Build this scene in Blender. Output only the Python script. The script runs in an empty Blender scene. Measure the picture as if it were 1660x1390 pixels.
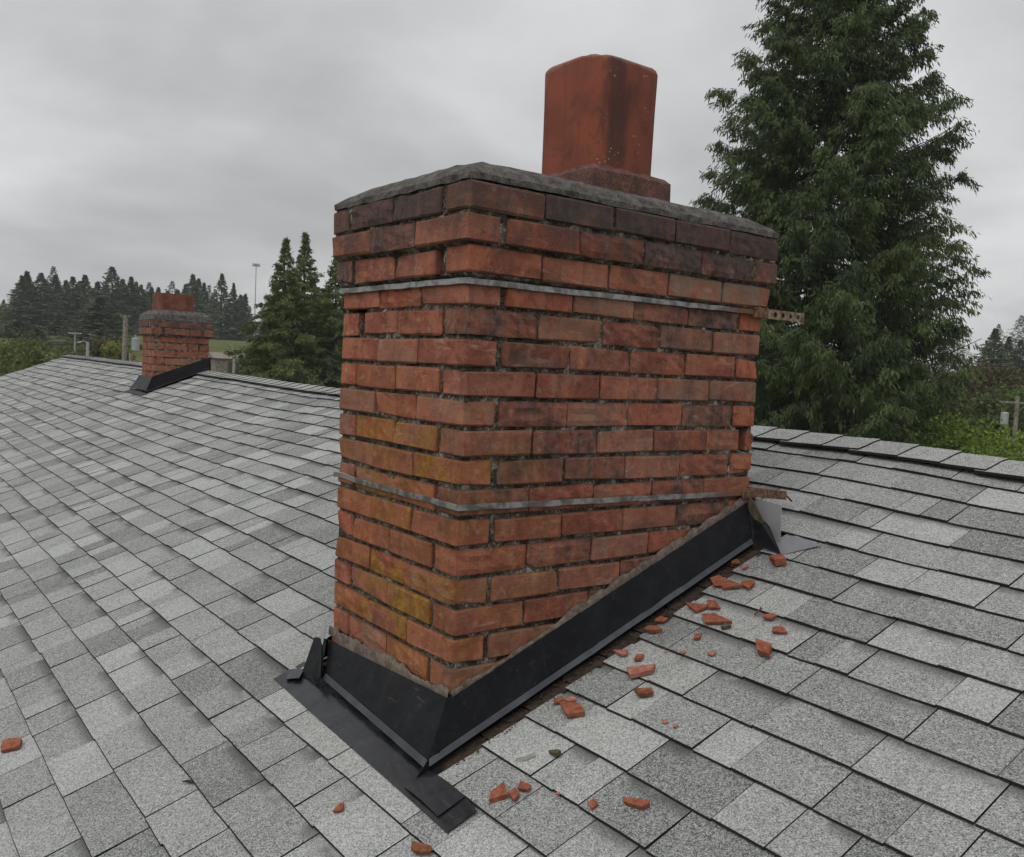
import bpy, bmesh, math, random
import numpy as np
from mathutils import Matrix, Vector

# ------------------------------------------------------------------ camera, world, sun, exposure
SC = bpy.context.scene
COL = SC.collection
rad = math.radians

CAM = Vector((1.6511, -1.1042, -0.4023))
CR = Vector((0.59828739, 0.79987358, 0.04748104))
CU = Vector((-0.08207874, 0.00223281, 0.99662335))
CF = Vector((-0.79706667, 0.60016437, -0.06698848))
cam_data = bpy.data.cameras.new('camera')
cam_data.sensor_width = 36.0
cam_data.lens = 36.0 * 1457.98 / 1660.0
cam_data.clip_start = 0.05
cam_data.clip_end = 3000
cam = bpy.data.objects.new('camera', cam_data)
M4 = Matrix.Identity(4)
for i in range(3):
    M4[i][0] = CR[i]; M4[i][1] = CU[i]; M4[i][2] = -CF[i]; M4[i][3] = CAM[i]
cam.matrix_world = M4
COL.objects.link(cam)
SC.camera = cam

SUN_EL, SUN_AZ = 56.0, 158.0          # soft light through thick cloud, from the eave side
world = bpy.data.worlds.new('World'); SC.world = world
world.use_nodes = True
wt = world.node_tree; wt.nodes.clear()
def wn(t, **k):
    n = wt.nodes.new(t)
    for a, b in k.items(): setattr(n, a, b)
    return n
w_out = wn('ShaderNodeOutputWorld'); w_bg = wn('ShaderNodeBackground')
w_sky = wn('ShaderNodeTexSky', sky_type='NISHITA', sun_disc=False)
w_sky.sun_elevation = rad(SUN_EL); w_sky.sun_rotation = rad(SUN_AZ)
w_sky.air_density = 1.5; w_sky.dust_density = 4.0
w_skd = wn('ShaderNodeVectorMath', operation='SCALE'); w_skd.inputs['Scale'].default_value = 0.06
wt.links.new(w_sky.outputs[0], w_skd.inputs[0])
w_tc = wn('ShaderNodeTexCoord')
w_sep = wn('ShaderNodeSeparateXYZ'); wt.links.new(w_tc.outputs['Generated'], w_sep.inputs[0])
w_abs = wn('ShaderNodeMath', operation='ABSOLUTE'); wt.links.new(w_sep.outputs[2], w_abs.inputs[0])
w_add = wn('ShaderNodeMath', operation='ADD'); w_add.inputs[1].default_value = 0.24
wt.links.new(w_abs.outputs[0], w_add.inputs[0])
w_inv = wn('ShaderNodeMath', operation='DIVIDE'); w_inv.inputs[0].default_value = 1.0
wt.links.new(w_add.outputs[0], w_inv.inputs[1])
w_scl = wn('ShaderNodeVectorMath', operation='SCALE')
wt.links.new(w_tc.outputs['Generated'], w_scl.inputs[0]); wt.links.new(w_inv.outputs[0], w_scl.inputs['Scale'])
w_map = wn('ShaderNodeMapping'); w_map.inputs['Location'].default_value = (3.9, -5.2, 0.7)
w_map.inputs['Scale'].default_value = (0.8, 0.8, 0.5)
wt.links.new(w_scl.outputs[0], w_map.inputs[0])
w_no = wn('ShaderNodeTexNoise'); w_no.inputs['Scale'].default_value = 1.0
w_no.inputs['Detail'].default_value = 6.0; w_no.inputs['Roughness'].default_value = 0.5
w_no.inputs['Distortion'].default_value = 0.15
wt.links.new(w_map.outputs[0], w_no.inputs['Vector'])
w_rmp = wn('ShaderNodeValToRGB')
w_rmp.color_ramp.interpolation = 'EASE'
w_rmp.color_ramp.elements[0].position = 0.30; w_rmp.color_ramp.elements[0].color = (0.365, 0.37, 0.379, 1)
w_rmp.color_ramp.elements[1].position = 0.68; w_rmp.color_ramp.elements[1].color = (0.69, 0.693, 0.698, 1)
wt.links.new(w_no.outputs[0], w_rmp.inputs[0])
w_mix = wn('ShaderNodeMix', data_type='RGBA'); w_mix.inputs[0].default_value = 0.93
wt.links.new(w_skd.outputs[0], w_mix.inputs[6]); wt.links.new(w_rmp.outputs[0], w_mix.inputs[7])
wt.links.new(w_mix.outputs[2], w_bg.inputs[0]); w_bg.inputs[1].default_value = 1.0
wt.links.new(w_bg.outputs[0], w_out.inputs[0])

sun_d = bpy.data.lights.new('sun', 'SUN'); sun_d.energy = 1.5; sun_d.angle = rad(60)
sun_d.color = (1.0, 0.985, 0.96)
sun = bpy.data.objects.new('sun', sun_d); COL.objects.link(sun)
_el, _az = rad(SUN_EL), rad(SUN_AZ)
_sd = Vector((math.sin(_az) * math.cos(_el), math.cos(_az) * math.cos(_el), math.sin(_el)))
sun.rotation_euler = _sd.to_track_quat('Z', 'Y').to_euler()
SC.view_settings.view_transform = 'Standard'; SC.view_settings.look = 'None'
SC.view_settings.exposure = 0.24; SC.view_settings.gamma = 1.0
SC.cycles.use_adaptive_sampling = True; SC.cycles.adaptive_threshold = 0.02
SC.cycles.max_bounces = 5; SC.cycles.diffuse_bounces = 3; SC.cycles.glossy_bounces = 2

# ------------------------------------------------------------------ helpers
def tag(o, label=None, cat=None, group=None, kind=None):
    if label: o['label'] = label
    if cat: o['category'] = cat
    if group: o['group'] = group
    if kind: o['kind'] = kind
    return o
def link(name, me, mat=None, parent=None):
    o = bpy.data.objects.new(name, me); COL.objects.link(o)
    if mat is not None and me is not None and len(me.materials) == 0: me.materials.append(mat)
    if parent is not None: o.parent = parent
    return o
def empty(name, loc=(0, 0, 0)):
    o = bpy.data.objects.new(name, None); COL.objects.link(o); o.location = loc
    o.empty_display_size = 0.1
    return o
def adopt(o, parent):
    """parent o keeping its world placement (parents here are only translated)"""
    o.parent = parent
    o.location = Vector(o.location) - Vector(parent.location)
    return o
class MB:
    def __init__(s): s.v = []; s.f = []
    def add(s, vs, fs):
        n = len(s.v); s.v += [tuple(x) for x in vs]; s.f += [tuple(i + n for i in f) for f in fs]; return s
    def hexa(s, p):   # 8 corners: bottom ring 0-3, top ring 4-7
        return s.add(p, [(3, 2, 1, 0), (4, 5, 6, 7), (0, 1, 5, 4), (1, 2, 6, 5), (2, 3, 7, 6), (3, 0, 4, 7)])
    def box(s, a, b):
        x0, y0, z0 = a; x1, y1, z1 = b
        return s.hexa([(x0, y0, z0), (x1, y0, z0), (x1, y1, z0), (x0, y1, z0), (x0, y0, z1), (x1, y0, z1), (x1, y1, z1), (x0, y1, z1)])
    def slab(s, pts, off):   # planar polygon thickened along off
        n = len(pts); off = Vector(off)
        a = [Vector(p) for p in pts]; b = [p + off for p in a]
        return s.add(a + b, [tuple(range(n))[::-1], tuple(range(n, 2 * n))] + [(i, (i + 1) % n, n + (i + 1) % n, n + i) for i in range(n)])
    def tube(s, path, radii, seg=8, cap=True):
        path = [Vector(p) for p in path]; n = len(path); base = len(s.v)
        if not hasattr(radii, '__len__'): radii = [radii] * n
        for i, p in enumerate(path):
            d = (path[min(i + 1, n - 1)] - path[max(i - 1, 0)]).normalized()
            a = d.cross(Vector((0, 0, 1)) if abs(d.z) < .9 else Vector((1, 0, 0))).normalized(); b = d.cross(a)
            for k in range(seg):
                t = 2 * math.pi * k / seg
                s.v.append(tuple(p + (a * math.cos(t) + b * math.sin(t)) * radii[i]))
        for i in range(n - 1):
            for k in range(seg):
                k2 = (k + 1) % seg
                s.f.append((base + i * seg + k, base + i * seg + k2, base + (i + 1) * seg + k2, base + (i + 1) * seg + k))
        if cap:
            s.f.append(tuple(base + k for k in range(seg))[::-1]); s.f.append(tuple(base + (n - 1) * seg + k for k in range(seg)))
        return s
    def mesh(s, name, smooth=False):
        me = bpy.data.meshes.new(name); me.from_pydata(s.v, [], s.f); me.update()
        if smooth: me.polygons.foreach_set('use_smooth', [True] * len(me.polygons))
        return me
    def build(s, name, mat, parent=None, smooth=False): return link(name, s.mesh(name, smooth), mat, parent)
def quads_mesh(name, V, tint=None):
    """V: (n,4,3) array of free quads"""
    n = len(V); me = bpy.data.meshes.new(name)
    me.vertices.add(n * 4); me.vertices.foreach_set('co', np.ascontiguousarray(V, dtype=np.float32).ravel())
    me.loops.add(n * 4); me.loops.foreach_set('vertex_index', np.arange(n * 4, dtype=np.int32))
    me.polygons.add(n); me.polygons.foreach_set('loop_start', np.arange(0, n * 4, 4, dtype=np.int32))
    me.polygons.foreach_set('loop_total', np.full(n, 4, dtype=np.int32))
    if tint is not None:
        a = me.attributes.new('tint', 'FLOAT', 'FACE'); a.data.foreach_set('value', np.ascontiguousarray(tint, dtype=np.float32))
    me.update(); me.validate()
    return me
def sm(a, b, x):
    t = min(1, max(0, (x - a) / (b - a))); return t * t * (3 - 2 * t)

# ------------------------------------------------------------------ materials
def mat(name):
    m = bpy.data.materials.new(name); m.use_nodes = True
    nt = m.node_tree; nt.nodes.clear()
    out = nt.nodes.new('ShaderNodeOutputMaterial'); b = nt.nodes.new('ShaderNodeBsdfPrincipled')
    nt.links.new(b.outputs[0], out.inputs[0])
    return m, nt, b
class N:
    def __init__(s, nt): s.nt = nt
    def n(s, t, **k):
        x = s.nt.nodes.new(t)
        for a, b in k.items(): setattr(x, a, b)
        return x
    def set(s, sock, v):
        if hasattr(v, 'is_linked') or isinstance(v, bpy.types.NodeSocket): s.nt.links.new(v, sock)
        else: sock.default_value = v
    def math(s, op, a, b=0.0, c=None, clamp=False):
        x = s.n('ShaderNodeMath', operation=op, use_clamp=clamp); s.set(x.inputs[0], a); s.set(x.inputs[1], b)
        if c is not None: s.set(x.inputs[2], c)
        return x.outputs[0]
    def noise(s, vec, scale, detail=3.0, rough=0.55, dist=0.0):
        x = s.n('ShaderNodeTexNoise'); s.set(x.inputs['Vector'], vec); x.inputs['Scale'].default_value = scale
        x.inputs['Detail'].default_value = detail; x.inputs['Roughness'].default_value = rough; x.inputs['Distortion'].default_value = dist
        return x.outputs[0]
    def ramp(s, v, stops, interp='LINEAR'):
        x = s.n('ShaderNodeValToRGB'); x.color_ramp.interpolation = interp; s.set(x.inputs[0], v)
        e = x.color_ramp.elements
        while len(e) < len(stops): e.new(0.5)
        for i, (p, c) in enumerate(stops):
            e[i].position = p; e[i].color = (c if hasattr(c, '__len__') else (c, c, c)) + ((1,) if hasattr(c, '__len__') and len(c) == 3 else ()) if hasattr(c, '__len__') else (c, c, c, 1)
        return x.outputs[0]
    def mix(s, f, a, b, blend='MIX'):
        x = s.n('ShaderNodeMix', data_type='RGBA', blend_type=blend); x.clamp_factor = True
        s.set(x.inputs[0], f)
        for k, v in ((6, a), (7, b)):
            if hasattr(v, '__len__') and not isinstance(v, bpy.types.NodeSocket): v = tuple(v) + ((1,) if len(v) == 3 else ())
            s.set(x.inputs[k], v)
        return x.outputs[2]
    def mapping(s, vec, scale=(1, 1, 1), loc=(0, 0, 0)):
        x = s.n('ShaderNodeMapping'); s.set(x.inputs[0], vec); x.inputs['Scale'].default_value = scale; x.inputs['Location'].default_value = loc
        return x.outputs[0]
    def bump(s, h, strength=0.5, dist=0.002):
        x = s.n('ShaderNodeBump'); x.inputs['Strength'].default_value = strength; x.inputs['Distance'].default_value = dist
        s.set(x.inputs['Height'], h); return x.outputs[0]
    def smooth(s, v, a, b):
        x = s.n('ShaderNodeMapRange', interpolation_type='SMOOTHSTEP'); s.set(x.inputs[0], v)
        x.inputs[1].default_value = a; x.inputs[2].default_value = b; return x.outputs[0]
    def attr(s, name, out='Fac'): return s.n('ShaderNodeAttribute', attribute_name=name).outputs[out]

def make_brick_mat():
    m, nt, b = mat('brick_clay'); g = N(nt)
    tc = g.n('ShaderNodeTexCoord'); oi = g.n('ShaderNodeObjectInfo'); geo = g.n('ShaderNodeNewGeometry')
    off = g.math('MULTIPLY', oi.outputs['Random'], 37.0)
    cx = g.n('ShaderNodeCombineXYZ'); nt.links.new(off, cx.inputs[0]); nt.links.new(off, cx.inputs[1])
    va = g.n('ShaderNodeVectorMath', operation='ADD'); nt.links.new(tc.outputs['Object'], va.inputs[0]); nt.links.new(cx.outputs[0], va.inputs[1])
    P = va.outputs[0]; W = geo.outputs['Position']
    sep = g.n('ShaderNodeSeparateColor'); nt.links.new(oi.outputs['Color'], sep.inputs[0])
    moss, soot, pale = sep.outputs[0], sep.outputs[1], sep.outputs[2]
    base = g.ramp(oi.outputs['Random'], [(0.0, (0.335, 0.092, 0.050)), (0.2, (0.265, 0.068, 0.042)), (0.4, (0.355, 0.120, 0.076)), (0.6, (0.320, 0.079, 0.042)), (0.8, (0.275, 0.089, 0.058)), (1.0, (0.360, 0.104, 0.055))])
    n1 = g.noise(P, 11, 5, 0.6, 0.4); n2 = g.noise(P, 45, 4, 0.6); ns = g.noise(g.mapping(W, (42, 42, 5)), 1.0, 3, 0.55)
    c = g.mix(g.smooth(n1, 0.38, 0.68), base, g.mix(0.6, base, (0.40, 0.165, 0.085)))
    c = g.mix(g.math('MULTIPLY', g.smooth(n1, 0.56, 0.36), 0.5), c, (0.165, 0.048, 0.028))
    c = g.mix(g.math('MULTIPLY', g.smooth(n2, 0.56, 0.72), 0.5), c, (0.42, 0.25, 0.19))
    n3 = g.noise(P, 140, 3, 0.7)
    c = g.mix(g.math('MULTIPLY', g.smooth(n3, 0.56, 0.68), 0.45), c, (0.10, 0.04, 0.03))
    sc = g.noise(g.mapping(P, (9, 9, 26)), 1.0, 4, 0.6, 1.2)
    c = g.mix(g.math('MULTIPLY', g.smooth(sc, 0.62, 0.70), 0.55), c, (0.44, 0.30, 0.235))
    # run-down stains
    c = g.mix(g.math('MULTIPLY', g.smooth(ns, 0.56, 0.72), 0.40), c, (0.10, 0.042, 0.033))
    # grime that runs over bricks and joints alike
    gw = g.noise(g.mapping(W, (7, 7, 11)), 1.0, 6, 0.68, 0.9)
    c = g.mix(g.math('MULTIPLY', g.smooth(gw, 0.50, 0.66), 0.62), c, (0.085, 0.040, 0.026))
    gf = g.noise(W, 75, 5, 0.72, 0.3)
    c = g.mix(g.math('MULTIPLY', g.smooth(gf, 0.57, 0.66), 0.60), c, (0.060, 0.032, 0.022))
    c = g.mix(g.math('MULTIPLY', g.smooth(g.noise(g.mapping(W, (30, 30, 14)), 1.0, 5, 0.7, 1.0), 0.62, 0.74), 0.55), c, (0.40, 0.31, 0.255))
    # weathered grey-tan bricks
    pn = g.math('MULTIPLY', pale, g.smooth(g.noise(P, 14, 4, 0.6, 0.6), 0.30, 0.62))
    c = g.mix(pn, c, (0.235, 0.165, 0.125))
    # soot
    so = g.math('MULTIPLY', soot, g.math('ADD', 0.45, g.math('MULTIPLY', g.smooth(g.noise(W, 16, 4, 0.65, 0.5), 0.34, 0.62), 0.75)), clamp=True)
    so = g.math('MULTIPLY', so, g.math('ADD', 0.65, g.math('MULTIPLY', g.smooth(ns, 0.3, 0.65), 0.5)), clamp=True)
    c = g.mix(so, c, g.mix(g.smooth(n2, .4, .62), (0.048, 0.034, 0.032), (0.105, 0.078, 0.070)))
    # soot of the flue, heaviest on the top courses
    zz = g.n('ShaderNodeSeparateXYZ'); nt.links.new(W, zz.inputs[0])
    hz = g.math('ADD', zz.outputs[2], g.math('MULTIPLY', g.math('SUBTRACT', g.noise(g.mapping(W, (9, 9, 6)), 1.0, 5, 0.65, 0.6), 0.5), 0.42))
    c = g.mix(g.math('MULTIPLY', g.smooth(hz, -0.20, -0.02), 0.62), c, (0.060, 0.044, 0.040))
    # lichen
    mo = g.math('MULTIPLY', moss, g.smooth(g.noise(W, 11, 6, 0.7, 0.8), 0.36, 0.62), clamp=True)
    mo = g.math('MULTIPLY', mo, 0.92)
    c = g.mix(mo, c, g.mix(g.smooth(n2, 0.35, 0.7), (0.19, 0.080, 0.014), (0.295, 0.160, 0.022)))
    # grime that has settled along arrises
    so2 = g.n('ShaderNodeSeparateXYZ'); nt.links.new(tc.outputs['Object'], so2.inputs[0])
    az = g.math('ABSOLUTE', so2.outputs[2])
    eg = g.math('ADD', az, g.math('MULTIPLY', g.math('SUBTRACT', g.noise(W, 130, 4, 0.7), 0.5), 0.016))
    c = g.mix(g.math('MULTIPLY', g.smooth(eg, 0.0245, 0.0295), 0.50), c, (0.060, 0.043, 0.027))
    nt.links.new(c, b.inputs['Base Color']); b.inputs['Roughness'].default_value = 0.9
    b.inputs['Specular IOR Level'].default_value = 0.25
    h = g.math('ADD', g.math('MULTIPLY', n2, 1.0), g.math('MULTIPLY', g.noise(P, 300, 3, 0.6), 0.5))
    nt.links.new(g.bump(h, 0.8, 0.006), b.inputs['Normal'])
    return m
def make_mortar_mat():
    m, nt, b = mat('old_mortar'); g = N(nt); W = g.n('ShaderNodeNewGeometry').outputs['Position']
    n1 = g.noise(W, 22, 5, 0.7, 0.6); n2 = g.noise(W, 190, 4, 0.7)
    c = g.ramp(g.math('ADD', g.math('MULTIPLY', n1, 0.62), g.math('MULTIPLY', n2, 0.38)), [(0.41, (0.016, 0.013, 0.009)), (0.48, (0.060, 0.047, 0.030)), (0.55, (0.17, 0.15, 0.12)), (0.62, (0.42, 0.40, 0.36))])
    nt.links.new(c, b.inputs['Base Color']); b.inputs['Roughness'].default_value = 0.95
    nt.links.new(g.bump(g.math('ADD', n2, g.noise(W, 500, 2, 0.6)), 0.9, 0.004), b.inputs['Normal'])
    return m
def make_concrete(name, lo, hi, scale=35):
    m, nt, b = mat(name); g = N(nt); W = g.n('ShaderNodeNewGeometry').outputs['Position']
    n1 = g.noise(W, scale, 6, 0.7, 0.3); n2 = g.noise(W, scale * 9, 3, 0.7)
    c = g.mix(g.smooth(g.math('ADD', g.math('MULTIPLY', n1, .55), g.math('MULTIPLY', n2, .45)), 0.40, 0.62), lo, hi)
    nt.links.new(c, b.inputs['Base Color']); b.inputs['Roughness'].default_value = 0.95
    nt.links.new(g.bump(g.math('ADD', n1, n2), 0.8, 0.006), b.inputs['Normal'])
    return m
def make_flue_mat():
    m, nt, b = mat('flue_clay'); g = N(nt); tc = g.n('ShaderNodeTexCoord'); P = tc.outputs['Object']
    n1 = g.noise(P, 9, 4, 0.55, 0.3); st = g.noise(g.mapping(P, (17, 17, 1.6)), 1.0, 4, 0.6)
    c = g.mix(g.smooth(n1, 0.35, 0.68), (0.235, 0.068, 0.038), (0.180, 0.054, 0.034))
    c = g.mix(g.math('MULTIPLY', g.smooth(st, 0.52, 0.70), 0.55), c, (0.085, 0.036, 0.030))
    # dark soot run on the corner towards the ridge side, and its flank
    s = g.n('ShaderNodeSeparateXYZ'); nt.links.new(P, s.inputs[0])
    d = g.math('ADD', g.math('MULTIPLY', s.outputs[0], 0.6), g.math('MULTIPLY', s.outputs[1], 0.8))
    dn = g.math('ADD', d, g.math('MULTIPLY', g.math('SUBTRACT', g.noise(g.mapping(P, (14, 14, 5)), 1.0, 4, 0.6), 0.5), 0.09))
    run = g.math('MULTIPLY', g.smooth(dn, -0.005, 0.03), g.smooth(dn, 0.085, 0.05))
    low = g.smooth(g.math('ADD', s.outputs[2], g.math('MULTIPLY', st, 0.1)), 0.06, 0.20)
    c = g.mix(g.math('MULTIPLY', g.math('MULTIPLY', run, low), 0.72), c, (0.040, 0.026, 0.026))
    c = g.mix(g.math('MULTIPLY', g.smooth(dn, 0.05, 0.13), 0.40), c, (0.12, 0.042, 0.036))
    fb = g.noise(g.mapping(P, (1, 1, .6)), 16, 6, 0.7, 0.8)
    c = g.mix(g.math('MULTIPLY', g.smooth(fb, 0.50, 0.66), 0.62), c, (0.085, 0.038, 0.030))
    c = g.mix(g.math('MULTIPLY', g.smooth(g.noise(P, 120, 4, .7), 0.57, 0.70), 0.4), c, (0.10, 0.045, 0.034))
    c = g.mix(g.math('MULTIPLY', g.smooth(g.math('ADD', s.outputs[2], g.math('MULTIPLY', fb, 0.05)), 0.392, 0.404), 0.45), c, (0.30, 0.20, 0.16))
    sp = g.n('ShaderNodeTexVoronoi'); nt.links.new(P, sp.inputs['Vector']); sp.inputs['Scale'].default_value = 75
    dots = g.math('MULTIPLY', g.smooth(sp.outputs['Distance'], 0.22, 0.12), g.smooth(g.noise(P, 14, 3, 0.5), 0.52, 0.62))
    dots = g.math('MULTIPLY', dots, g.smooth(d, -0.06, 0.0))
    c = g.mix(g.math('MULTIPLY', dots, 0.75), c, (0.38, 0.33, 0.29))
    nt.links.new(c, b.inputs['Base Color']); b.inputs['Roughness'].default_value = 0.9
    b.inputs['Specular IOR Level'].default_value = 0.3
    nt.links.new(g.bump(g.math('ADD', g.noise(P, 220, 3, .6), g.math('MULTIPLY', dots, 1.5)), 0.3, 0.003), b.inputs['Normal'])
    return m
def make_shingle_mat():
    m, nt, b = mat('asphalt_shingle'); g = N(nt); W = g.n('ShaderNodeNewGeometry').outputs['Position']
    tone = g.attr('tone'); band = g.attr('band'); uv = g.n('ShaderNodeUVMap', uv_map='UVMap').outputs[0]
    s = g.n('ShaderNodeSeparateXYZ'); nt.links.new(uv, s.inputs[0]); u, v = s.outputs[0], s.outputs[1]
    vo = g.n('ShaderNodeTexVoronoi'); nt.links.new(W, vo.inputs['Vector']); vo.inputs['Scale'].default_value = 520
    gs = g.n('ShaderNodeSeparateColor'); nt.links.new(vo.outputs['Color'], gs.inputs[0]); gr = gs.outputs[0]
    vo2 = g.n('ShaderNodeTexVoronoi'); nt.links.new(W, vo2.inputs['Vector']); vo2.inputs['Scale'].default_value = 250
    gs2 = g.n('ShaderNodeSeparateColor'); nt.links.new(vo2.outputs['Color'], gs2.inputs[0])
    gr = g.math('ADD', g.math('MULTIPLY', gr, 0.72), g.math('MULTIPLY', gs2.outputs[0], 0.28))
    # granule blend drops: the tone changes within a strip too
    blot = g.noise(g.mapping(W, (1.6, .6, .6)), 5.0, 3, 0.6)
    t = g.math('ADD', tone, g.math('MULTIPLY', g.math('SUBTRACT', blot, 0.5), 0.50))
    k = g.math('ADD', gr, g.math('MULTIPLY', g.math('SUBTRACT', t, 0.5), 0.50))
    c = g.ramp(k, [(0.06, (0.070, 0.073, 0.070)), (0.28, (0.175, 0.181, 0.174)), (0.50, (0.275, 0.283, 0.273)), (0.72, (0.375, 0.383, 0.370)), (0.96, (0.50, 0.508, 0.492))])
    # dark shadow-line granules factory-printed below the next course on some tabs
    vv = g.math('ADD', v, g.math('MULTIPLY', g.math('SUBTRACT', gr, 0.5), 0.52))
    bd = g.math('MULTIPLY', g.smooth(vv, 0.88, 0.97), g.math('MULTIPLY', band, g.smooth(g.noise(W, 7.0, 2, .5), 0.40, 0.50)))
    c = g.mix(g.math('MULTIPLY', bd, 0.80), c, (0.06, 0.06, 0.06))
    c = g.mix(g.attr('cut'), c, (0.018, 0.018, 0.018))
    # rain-washed streaks and dust
    d2 = g.noise(g.mapping(W, (1.2, 0.5, 0.5)), 1.0, 4, 0.6)
    c = g.mix(g.math('MULTIPLY', g.smooth(d2, 0.5, 0.7), 0.10), c, (0.16, 0.155, 0.14))
    wl = g.noise(W, 38, 4, 0.65, 0.4)
    c = g.mix(g.math('MULTIPLY', g.smooth(wl, 0.60, 0.72), 0.28), c, (0.10, 0.098, 0.092))
    c = g.mix(g.math('MULTIPLY', g.smooth(g.noise(W, 2.1, 4, .6), 0.55, 0.72), 0.16), c, (0.20, 0.195, 0.165))
    nt.links.new(c, b.inputs['Base Color']); b.inputs['Roughness'].default_value = 0.93
    b.inputs['Specular IOR Level'].default_value = 0.2
    nt.links.new(g.bump(gr, 0.55, 0.0018), b.inputs['Normal'])
    return m
def make_plain(name, col, rough=0.8, metal=0.0, nscale=30, amt=0.35, bump=0.2, spec=0.5, col2=None, coords='pos'):
    m, nt, b = mat(name); g = N(nt)
    W = g.n('ShaderNodeNewGeometry').outputs['Position'] if coords == 'pos' else g.n('ShaderNodeTexCoord').outputs['Object']
    n1 = g.noise(W, nscale, 5, 0.6, 0.3)
    c2 = col2 or tuple(x * (1 - amt) for x in col)
    c = g.mix(g.smooth(n1, 0.35, 0.65), c2, col)
    nt.links.new(c, b.inputs['Base Color']); b.inputs['Roughness'].default_value = rough; b.inputs['Metallic'].default_value = metal
    b.inputs['Specular IOR Level'].default_value = spec
    if bump: nt.links.new(g.bump(g.noise(W, nscale * 6, 3, 0.6), bump, 0.002), b.inputs['Normal'])
    return m
def make_metal_black(name='black_coated_metal', spec=0.12, k=1.0, r0=0.34):
    m, nt, b = mat(name); g = N(nt); W = g.n('ShaderNodeNewGeometry').outputs['Position']
    n1 = g.noise(W, 14, 5, 0.6, 0.5); n2 = g.noise(g.mapping(W, (60, 60, 12)), 1.0, 3, 0.6)
    c = g.mix(g.smooth(n1, 0.4, 0.7), (0.006 * k, 0.0065 * k, 0.008 * k), (0.011 * k, 0.012 * k, 0.014 * k))
    c = g.mix(g.math('MULTIPLY', g.smooth(n2, 0.60, 0.78), 0.12), c, (0.05, 0.046, 0.04))
    du = g.noise(W, 55, 5, 0.7, 0.5)
    c = g.mix(g.math('MULTIPLY', g.smooth(du, 0.55, 0.75), 0.22), c, (0.10, 0.088, 0.072))
    sr = g.noise(g.mapping(W, (9, 160, 160)), 1.0, 2, 0.5)
    c = g.mix(g.math('MULTIPLY', g.smooth(sr, 0.70, 0.76), 0.25), c, (0.16, 0.16, 0.16))
    nt.links.new(c, b.inputs['Base Color'])
    nt.links.new(g.math('ADD', r0, g.math('MULTIPLY', n1, 0.16)), b.inputs['Roughness'])
    b.inputs['Specular IOR Level'].default_value = spec
    nt.links.new(g.bump(g.noise(W, 9, 3, 0.5), 0.5, 0.014), b.inputs['Normal'])
    return m
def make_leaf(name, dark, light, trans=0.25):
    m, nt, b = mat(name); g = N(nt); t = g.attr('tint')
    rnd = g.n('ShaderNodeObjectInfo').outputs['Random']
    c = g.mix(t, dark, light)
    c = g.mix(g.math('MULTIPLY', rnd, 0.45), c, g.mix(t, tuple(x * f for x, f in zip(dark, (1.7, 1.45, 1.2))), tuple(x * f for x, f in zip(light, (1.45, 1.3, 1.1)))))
    nt.links.new(c, b.inputs['Base Color']); b.inputs['Roughness'].default_value = 0.7; b.inputs['Specular IOR Level'].default_value = 0.2
    tr = g.n('ShaderNodeBsdfTranslucent'); nt.links.new(c, tr.inputs[0])
    mx = g.n('ShaderNodeMixShader'); mx.inputs[0].default_value = trans
    out = [n for n in nt.nodes if n.type == 'OUTPUT_MATERIAL'][0]
    nt.links.new(b.outputs[0], mx.inputs[1]); nt.links.new(tr.outputs[0], mx.inputs[2]); nt.links.new(mx.outputs[0], out.inputs[0])
    return m
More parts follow.
